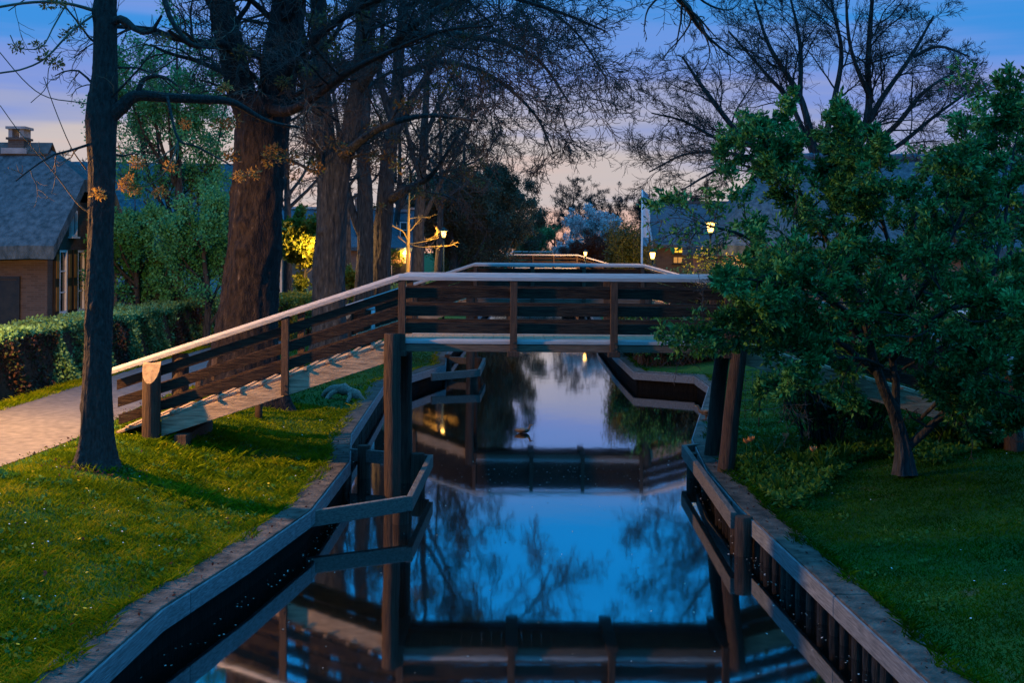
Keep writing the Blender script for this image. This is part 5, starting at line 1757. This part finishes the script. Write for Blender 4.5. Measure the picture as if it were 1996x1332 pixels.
# ------------------------------------------------------------------ ducks
def duck(label, x, y, z, s, head_dir, stand=False):
    """skin-modifier body: one continuous figure; faces +x locally"""
    base = np.array([x, y, z])
    me = bpy.data.meshes.new("body")
    b = .035 if not stand else .13
    vs = [(0, 0, .07 + b), (.10, 0, .075 + b), (.165, 0, .10 + b), (.195, 0, .165 + b), (.205, 0, .225 + b), (.235, 0, .232 + b), (-.10, 0, .07 + b), (-.18, 0, .085 + b), (-.245, 0, .115 + b)]
    rs = [(.088, .075), (.085, .075), (.05, .05), (.028, .028), (.036, .034), (.022, .02), (.085, .07), (.05, .04), (.022, .008)]
    ed = [(0, 1), (1, 2), (2, 3), (3, 4), (4, 5), (0, 6), (6, 7), (7, 8)]
    if stand:
        for sg in (-1, 1):
            n = len(vs)
            vs += [(.0, sg * .045, .10), (.01, sg * .045, .055), (.012, sg * .045, .012), (.06, sg * .05, .006)]
            rs += [(.02, .02), (.009, .009), (.009, .008), (.018, .005)]
            ed += [(0, n), (n, n + 1), (n + 1, n + 2), (n + 2, n + 3)]
    c, s_ = math.cos(head_dir), math.sin(head_dir)
    V = [((vx * c - vy * s_) * s, (vx * s_ + vy * c) * s, vz * s) for vx, vy, vz in vs]
    me.from_pydata(V, ed, [])
    o = bpy.data.objects.new("duck", me)
    o.location = base
    link(o)
    me.materials.append(M_DUCK)
    tag(o, label, "duck")
    sk = o.modifiers.new("skin", 'SKIN')
    for i, r in enumerate(rs):
        me.skin_vertices[0].data[i].radius = (r[0] * s, r[1] * s)
    me.skin_vertices[0].data[0].use_root = True
    sb = o.modifiers.new("sub", 'SUBSURF')
    sb.levels = sb.render_levels = 2

    def W(vx, vy, vz):
        return ((vx * c - vy * s_) * s + base[0], (vx * s_ + vy * c) * s + base[1], (vz + b) * s + base[2])
    mb = MB()
    mb.tube([W(.235, 0, .228), W(.262, 0, .222), W(.295, 0, .215)], [.016 * s, .014 * s, .008 * s], 8)
    part("bill", mb, M_BILL, o)
    mb = MB()
    for sg in (-1, 1):
        mb.tube([W(.222, sg * .026, .238), W(.222, sg * .034, .238)], .006 * s, 8)
    part("eyes", mb, M_BLACK, o)
    for sg in (-1, 1):
        mb = MB()
        q = [W(.09, sg * .07, .09), W(.02, sg * .088, .10), W(-.09, sg * .08, .10), W(-.2, sg * .035, .115)]
        mb.tube(smooth_line(q, 9), np.array([.02, .035, .045, .045, .045, .04, .032, .02, .008]) * s, 8)
        part("wing", mb, M_DUCKH, o)
    return o


p = G(1019, 845, WZ)
duck("dark duck swimming on the open water beyond the bridge", p[0], p[1], WZ - .03, .80, math.radians(12))
yb = 24.6
duck("brown duck standing on the right bank edge beside the leaning piles", edge(RB, yb) + .12, yb, .435, .85, math.radians(185), True)

# ------------------------------------------------------------------ small things on the banks
# bleached root on the grass under the ramp
p = G(672, 762, .62)
base = np.array([p[0], p[1], float(ground_z(p[0], p[1]))])
mb = MB()
q = [base + v for v in ([-.55, .1, .02], [-.4, 0, .2], [-.1, -.05, .26], [.15, -.1, .2], [.36, -.15, .07], [.5, -.16, -.08])]
mb.tube(smooth_line(q, 16), np.interp(np.linspace(0, 5, 16), range(6), [.05, .10, .15, .12, .11, .07]) * R.uniform(.8, 1.2, 16), 10)
q = [base + v for v in ([-.1, -.02, .25], [-.3, -.2, .16], [-.42, -.32, -.02])]
mb.tube(smooth_line(q, 9), np.linspace(.07, .05, 9), 8)
q = [base + v for v in ([.1, -.05, .22], [.16, -.3, .1], [.1, -.42, -.04])]
mb.tube(smooth_line(q, 9), np.linspace(.06, .04, 9), 8)
solo("driftwood", mb, M_STUMP, "bleached crooked root lying on the grass under the left ramp", "driftwood", base)
# short wooden posts beyond the left ramp
for px_, y, hh, lab in ((388, 23.5, .62, "short wooden post beyond the ramp, next to the rear foot pile"), (418, 24.6, .78, "tallest short wooden post beyond the left ramp"), (440, 22.8, .6, "short wooden post in front of the massive old trunk's left root"),
                        (505, 23, .6, "short wooden post in front of the massive old trunk's right root")):
    x = P(px_, 700, y)[0]
    g = float(ground_z(x, y))
    mb = MB()
    mb.tube([(x, y, g - .2), (x, y, g + hh * .6), (x + .01, y, g + hh)], [.075, .07, .068], 10)
    o = solo("wooden_post", mb, M_WZ, lab, "post", (x, y, g), "short posts beyond the left ramp")
    mb = MB()
    mb.tube([(x + .01, y, g + hh), (x + .01, y, g + hh + .012), (x + .01, y, g + hh + .02)], [.066, .05, .02], 10)
    part("weathered_top", mb, M_CUT, o)
# white barrier
p = P(586, 580, 37)
g = float(ground_z(p[0], 37))
t = thing("white_barrier", "white painted tube barrier by the path right of the massive old trunk", "barrier", (p[0] + .5, 37, g))
for dx in (0, 2.3):
    mb = MB()
    mb.tube([(p[0] + dx, 37, g - .1), (p[0] + dx, 37, g + .9), (p[0] + dx, 37, g + 1.13)], .07, 10)
    part("post", mb, M_WHITE, t)
mb = MB()
mb.tube([(p[0] - .06, 37, g + 1.17), (p[0] + 1.2, 37.05, g + 1.2), (p[0] + 2.36, 37, g + 1.2)], .065, 10)
part("rail", mb, M_WHITE, t)
# wire fence on the right bank
t = thing("wire_fence", "thin sagging wire fence on the grass right of the leaning piles", "fence", (5, 24, .6))
for x, y in ((4.35, 23.2), (5.0, 23.6), (5.7, 24.1), (6.4, 24.6)):
    g = float(ground_z(x, y))
    mb = MB()
    mb.tube([(x, y, g - .1), (x + .02, y, g + .6), (x + .05, y, g + 1.15)], .014, 6)
    part("post", mb, M_WIRE, t)
mb = MB()
for k in range(5):
    z = .25 + k * .2
    mb.tube([(4.35, 23.2, .55 + z), (5.0, 23.6, .56 + z), (5.35, 23.85, .53 + z), (5.7, 24.1, .58 + z), (6.4, 24.6, .6 + z)], .006, 4)
for k in range(13):
    a = k / 12
    mb.tube([(4.35 + 2.05 * a, 23.2 + 1.4 * a, .62), (4.35 + 2.05 * a, 23.2 + 1.4 * a, 1.2), (4.35 + 2.05 * a, 23.2 + 1.4 * a, 1.58)], .005, 4)
part("wire_mesh", mb, M_WIRE, t)

# ------------------------------------------------------------------ flower bed
q = []
for _ in range(26000):
    px_, py_ = random.uniform(1425, 2040), random.uniform(826, 965)
    lim = 905 + 60 * max(0, 1 - abs(px_ - 1530) / 130) + 12 * math.sin(px_ / 40.0)
    if py_ > lim:
        continue
    d = G(px_, py_, .62)
    if d[0] - edge(RB, d[1]) < .42:
        continue
    q.append(d)
q = np.array(q)
hgt = .04 + .22 * (np.sin(q[:, 0] * 2.7) * np.sin(q[:, 1] * 1.9) * .5 + .5) * R.random(len(q))
q[:, 2] = ground_z(q[:, 0], q[:, 1]) + hgt
solo("ground_cover", leaf_mesh("ground_cover", q, .085, (0, 0, 0), np.tile([0, 0, .5], (len(q), 1)), .6, align=.3), M_COVER, None, None, kind="stuff")
# strap leaved clumps
for k, (px_, py_, hh, nl) in enumerate(((1475, 905, .42, 26), (1520, 935, .34, 24), (1560, 900, .5, 34), (1606, 905, .45, 30), (1640, 892, .4, 26), (1845, 885, .4, 24), (1944, 875, .4, 22), (1500, 880, .4, 24))):
    d = G(px_, py_, .6)
    base = np.array([d[0], d[1], float(ground_z(d[0], d[1]))])
    m = nl
    az = R.uniform(0, 2 * math.pi, m)
    st = base + np.c_[np.cos(az) * .05, np.sin(az) * .05, np.zeros(m)]
    dd = np.c_[np.cos(az) * .35, np.sin(az) * .35, np.ones(m)]
    pp = grow(st, dd, R.uniform(.7, 1.1, m) * hh, 6, .06, (0, 0, -.35))
    w = np.array([.012, .016, .017, .014, .009, .001])
    sd = np.c_[-np.sin(az), np.cos(az), np.zeros(m)]
    V = np.stack([pp - sd[:, None] * w[None, :, None], pp + sd[:, None] * w[None, :, None]], 2).reshape(-1, 3)
    f = []
    for a in range(m):
        for b in range(5):
            o_ = (a * 6 + b) * 2
            f.append((o_, o_ + 1, o_ + 3, o_ + 2))
    lab = ["at the bank corner by the right piles", "nearest the lawn edge of the bed", "tallest, in the middle of the bed", "behind the middle of the bed", "left of the apple trunk", "right of the apple trunk",
           "near the right edge below the taller tree", "beside the wire fence foot"][k]
    solo("strap_leaved_plant", np_mesh("strap_leaved_plant", V - base, F4=f), M_COVER, "clump of strap leaves " + lab, "plant", base, "strap leaved clumps in the flower bed")
for k, (px_, py_, z_) in enumerate(((1572, 852, 20), (1626, 836, 20.4), (1531, 855, 20), (1455, 866, 19.4), (1464, 862, 19.6), (1585, 895, 18.8))):
    c = P(px_, py_, z_)
    g = float(ground_z(c[0], c[1]))
    c[2] = max(c[2], g + .3)
    lab = ["just left of the many stemmed shrub's foot", "highest, before the many stemmed shrub", "small, above the wire fence foot", "leftmost and low, by the leaning piles", "low, a step right of the leftmost", "nearest the lawn, among strap leaves"][k]
    t = thing("tulip", "apricot tulip in the bed, " + lab, "flower", (c[0], c[1], g), "apricot tulips in the flower bed")
    mb = MB()
    mb.tube([(c[0], c[1], g - .02), (c[0] + .01, c[1], (g + c[2]) / 2), (c[0], c[1], c[2])], .006, 6)
    part("stem", mb, M_COVER, t)
    m = 7
    az = np.arange(m) * 2 * math.pi / m
    V, f = [], []
    for a in az:
        r_ = np.array([math.cos(a), math.sin(a), 0])
        s_ = np.array([-math.sin(a), math.cos(a), 0])
        o_ = len(V)
        V += [c, c + r_ * .045 + s_ * .03 + [0, 0, .04], c + r_ * .06 + [0, 0, .1], c + r_ * .045 - s_ * .03 + [0, 0, .04]]
        f.append((o_, o_ + 1, o_ + 2, o_ + 3))
    part("petals", np_mesh("petals", np.array(V) - np.array([c[0], c[1], g]), F4=f), M_TULIP, t)


# ------------------------------------------------------------------ grass
def blades(name, q, hmin, hmax, w, m, lean=.45):
    n = len(q)
    hh = R.uniform(hmin, hmax, n)[:, None]
    az = R.uniform(0, 2 * math.pi, n)
    s = np.c_[np.cos(az), np.sin(az), np.zeros(n)]
    l = np.c_[R.normal(0, lean, n), R.normal(0, lean, n), np.ones(n)]
    q = q - [0, 0, .008]
    V = np.stack([q - s * w / 2, q + s * w / 2, q + l * hh * .6 + s * w * .35, q + l * hh + np.c_[l[:, 0], l[:, 1], -.2 * np.ones(n)] * hh * .35], 1).reshape(-1, 3)
    i = np.arange(n)[:, None] * 4
    Ft = np.concatenate([i + np.array([[0, 1, 2]]), i + np.array([[0, 2, 3]])])
    return solo(name, np_mesh(name, V, F3=Ft), m, None, None, kind="stuff")


def scatter(n, dens_y, side, dmin, xlim):
    """random points on a bank, thinned with distance, inside the view"""
    y = 8.3 * (dens_y / 8.3) ** R.random(n)
    if side < 0:
        e = edge(LB, y)
        x = e - dmin - R.random(n) * (xlim - dmin)
    else:
        e = edge(RB, y)
        x = e + dmin + R.random(n) * (xlim - dmin)
    z = ground_z(x, y)
    px_, py_ = to_px(x, y, z)
    k = (px_ > -40) & (px_ < 2040) & (py_ < 1400)
    if side < 0:
        k &= R.random(n) < np.clip((x - np.interp(y, pv[:, 8, 1], pv[:, 8, 0])) / .45 + .12, 0, 1)
        k &= (x > np.interp(y, pv[:, 8, 1], pv[:, 8, 0]) - .12 * R.random(n))
    return np.c_[x, y, z][k]


q = scatter(330000, 26, -1, .36, 5.2)
f = np.sin(q[:, 0] * 2.1 + 1) * np.sin(q[:, 1] * 1.7) + .5 * np.sin(q[:, 0] * 5.3) * np.sin(q[:, 1] * 4.7 + 2)
keep = R.random(len(q)) < np.clip(.75 + .35 * f, .25, 1)
bare = ((q[:, 0] - ab[0]) ** 2 < 0)
tb_ = P(190, 925, 16.4)
keep &= ((q[:, 0] - tb_[0]) ** 2 + (q[:, 1] - tb_[1] + .25) ** 2 > .45 * R.random(len(q)))
q = q[keep]
blades("grass", q, .025, .075, .012, M_GRASS)
# longer tufts below the ramp
m = []
for _ in range(170):
    px_, py_ = random.uniform(240, 640), random.uniform(835, 960)
    d = G(px_, py_, .75)
    if edge(LB, d[1]) - d[0] < .4 or d[0] < -6.8:
        continue
    c = d + np.c_[R.normal(0, .07, 40), R.normal(0, .07, 40), np.zeros(40)]
    m.append(c)
m = np.concatenate(m)
m[:, 2] = ground_z(m[:, 0], m[:, 1])
blades("tall_grass", m, .05, .15, .008, M_GRASS, .6)
q = scatter(330000, 34, 1, .36, 7.5)
px_, py_ = to_px(q[:, 0], q[:, 1], q[:, 2])
blades("lawn_grass", q, .018, .05, .011, M_LAWN)
q = scatter(40000, 60, -1, .36, 4.5)
blades("far_grass", q[q[:, 1] > 24], .03, .09, .02, M_LAWN)
w = []
for q0, r_ in ((P(182, 915, 16.5), .34), (P(474, 778, 25), .85), (P(642, 700, 33), .6)):
    aa = R.uniform(0, 2 * math.pi, 260)
    rr_ = r_ * R.uniform(.85, 1.35, 260)
    x, y = q0[0] + np.cos(aa) * rr_, q0[1] + np.sin(aa) * rr_
    w.append(np.c_[x, y, ground_z(x, y)])
blades("foot_grass", np.concatenate(w), .05, .16, .010, M_GRASS, .4)
# weeds and grass creeping over the bank caps
for B, sg, n, m_ in ((LB, -1, 4600, M_GRASS), (RB, 1, 5200, M_LAWN)):
    y = 8.6 * (46 / 8.6) ** R.random(n)
    pt = np.sin(y * 2.3) * np.sin(y * .9 + 1) + .5 * np.sin(y * 7.1)
    d_ = .36 - np.abs(R.normal(0, .03, n)) - np.clip(pt + (y > 21) * .5, 0, 1) * R.random(n) * .2
    blades("weeds", np.c_[edge(B, y) + sg * d_, y, np.full(n, .43)], .03, .11, .012, m_, .6)
# verge between hedge and path
y = R.uniform(15, 40, 14000)
q = np.c_[-9.9 + .03 * np.maximum(y - 30, 0) + R.random(14000) * .5, y, np.zeros(14000)]
q[:, 2] = ground_z(q[:, 0], q[:, 1])
blades("verge_grass", q, .04, .12, .014, M_GRASS)


q = np.concatenate([scatter(150, 20, -1, .5, 4.2), scatter(60, 22, 1, .5, 6)])
q = np.concatenate([k_ + np.c_[R.normal(0, .07, 26), R.normal(0, .07, 26), np.zeros(26)] for k_ in q])
q[:, 2] = ground_z(q[:, 0], q[:, 1]) + .03 + R.random(len(q)) * .03
solo("broad_leaved_weeds", leaf_mesh("broad_leaved_weeds", q, .05, (0, 0, 0), np.tile([0, 0, .5], (len(q), 1)), .65, align=.2), M_COVER, None, None, kind="stuff")
# daisies and dandelions on the lawns
def discs(q, r, n=6):
    m = len(q)
    a = np.arange(n) * 2 * math.pi / n
    tl = R.normal(0, .25, (m, 1, 2))
    rr = r * R.uniform(.7, 1.2, (m, 1))
    x = np.cos(a)[None] * rr
    y_ = np.sin(a)[None] * rr
    V = np.stack([q[:, 0:1] + x, q[:, 1:2] + y_, q[:, 2:3] + x * tl[..., 0] + y_ * tl[..., 1]], -1).reshape(-1, 3)
    f = [tuple(i * n + k for k in range(n)) for i in range(m)]
    me = bpy.data.meshes.new("discs")
    me.from_pydata(V.tolist(), [], f)
    return me


q = np.concatenate([scatter(150, 24, -1, .5, 4), scatter(90, 24, 1, .6, 6)])
q[:, 2] += .065
solo("daisies", discs(q, .009), M_DAISY, None, None, kind="stuff")
q = scatter(70, 20, -1, .5, 4)
q[:, 2] += .06
M_DAND = mat("dandelion_heads", (.4, .3, .01), (.5, .38, .02), 4, rough=.8, bump=0)
solo("dandelions", discs(q, .018, 8), M_DAND, None, None, kind="stuff")
# petals drifting on the water
n = 300
y = 8.6 * (26 / 8.6) ** R.random(n)
x = edge(LB, y) + .15 + R.random(n) * (edge(RB, y) - edge(LB, y) - .3)
q = np.c_[x, y, np.full(n, WZ + .006)]
mm = R.random(n) < .5
q[mm, 1] = 21 + R.normal(0, 1.1, mm.sum())
q[mm, 0] = np.clip(R.normal(.7, 1.4, mm.sum()), -2.6, 3.2)
ne = 260
ye = 8.8 * (24 / 8.8) ** R.random(ne)
sd = R.random(ne) < .5
xe_ = np.where(sd, edge(LB, ye) + np.abs(R.normal(0, .16, ne)) + .02, edge(RB, ye) - np.abs(R.normal(0, .16, ne)) - .02)
q = np.concatenate([q, np.c_[xe_, ye, np.full(ne, WZ + .007)]])
me = discs(q, .011, 5)
solo("floating_petals", me, M_PETAL, None, None, kind="stuff")
# fallen leaves on the bank caps and round the trunk
yp = R.uniform(9, 30, 260)
q = np.concatenate([scatter(170, 20, -1, .4, 4.5), np.c_[np.interp(yp, pv[:, 8, 1], pv[:, 8, 0]) + R.normal(.02, .13, 260), yp, np.zeros(260)], np.c_[tb_[0] + R.normal(0, .3, 160), tb_[1] - .15 + R.normal(0, .3, 160), np.zeros(160)],
                    np.c_[edge(LB, np.linspace(9, 22, 160)) - R.random(160) * .34, np.linspace(9, 22, 160), np.zeros(160)],
                    np.c_[edge(RB, np.linspace(9, 20, 120)) + R.random(120) * .34, np.linspace(9, 20, 120), np.zeros(120)]])
q[:, 2] = np.maximum(ground_z(q[:, 0], q[:, 1]) + .035, .436)
solo("fallen_leaves", leaf_mesh("fallen_leaves", q, .045, (0, 0, 0), None, .6), M_REDLEAF, None, None, kind="stuff")
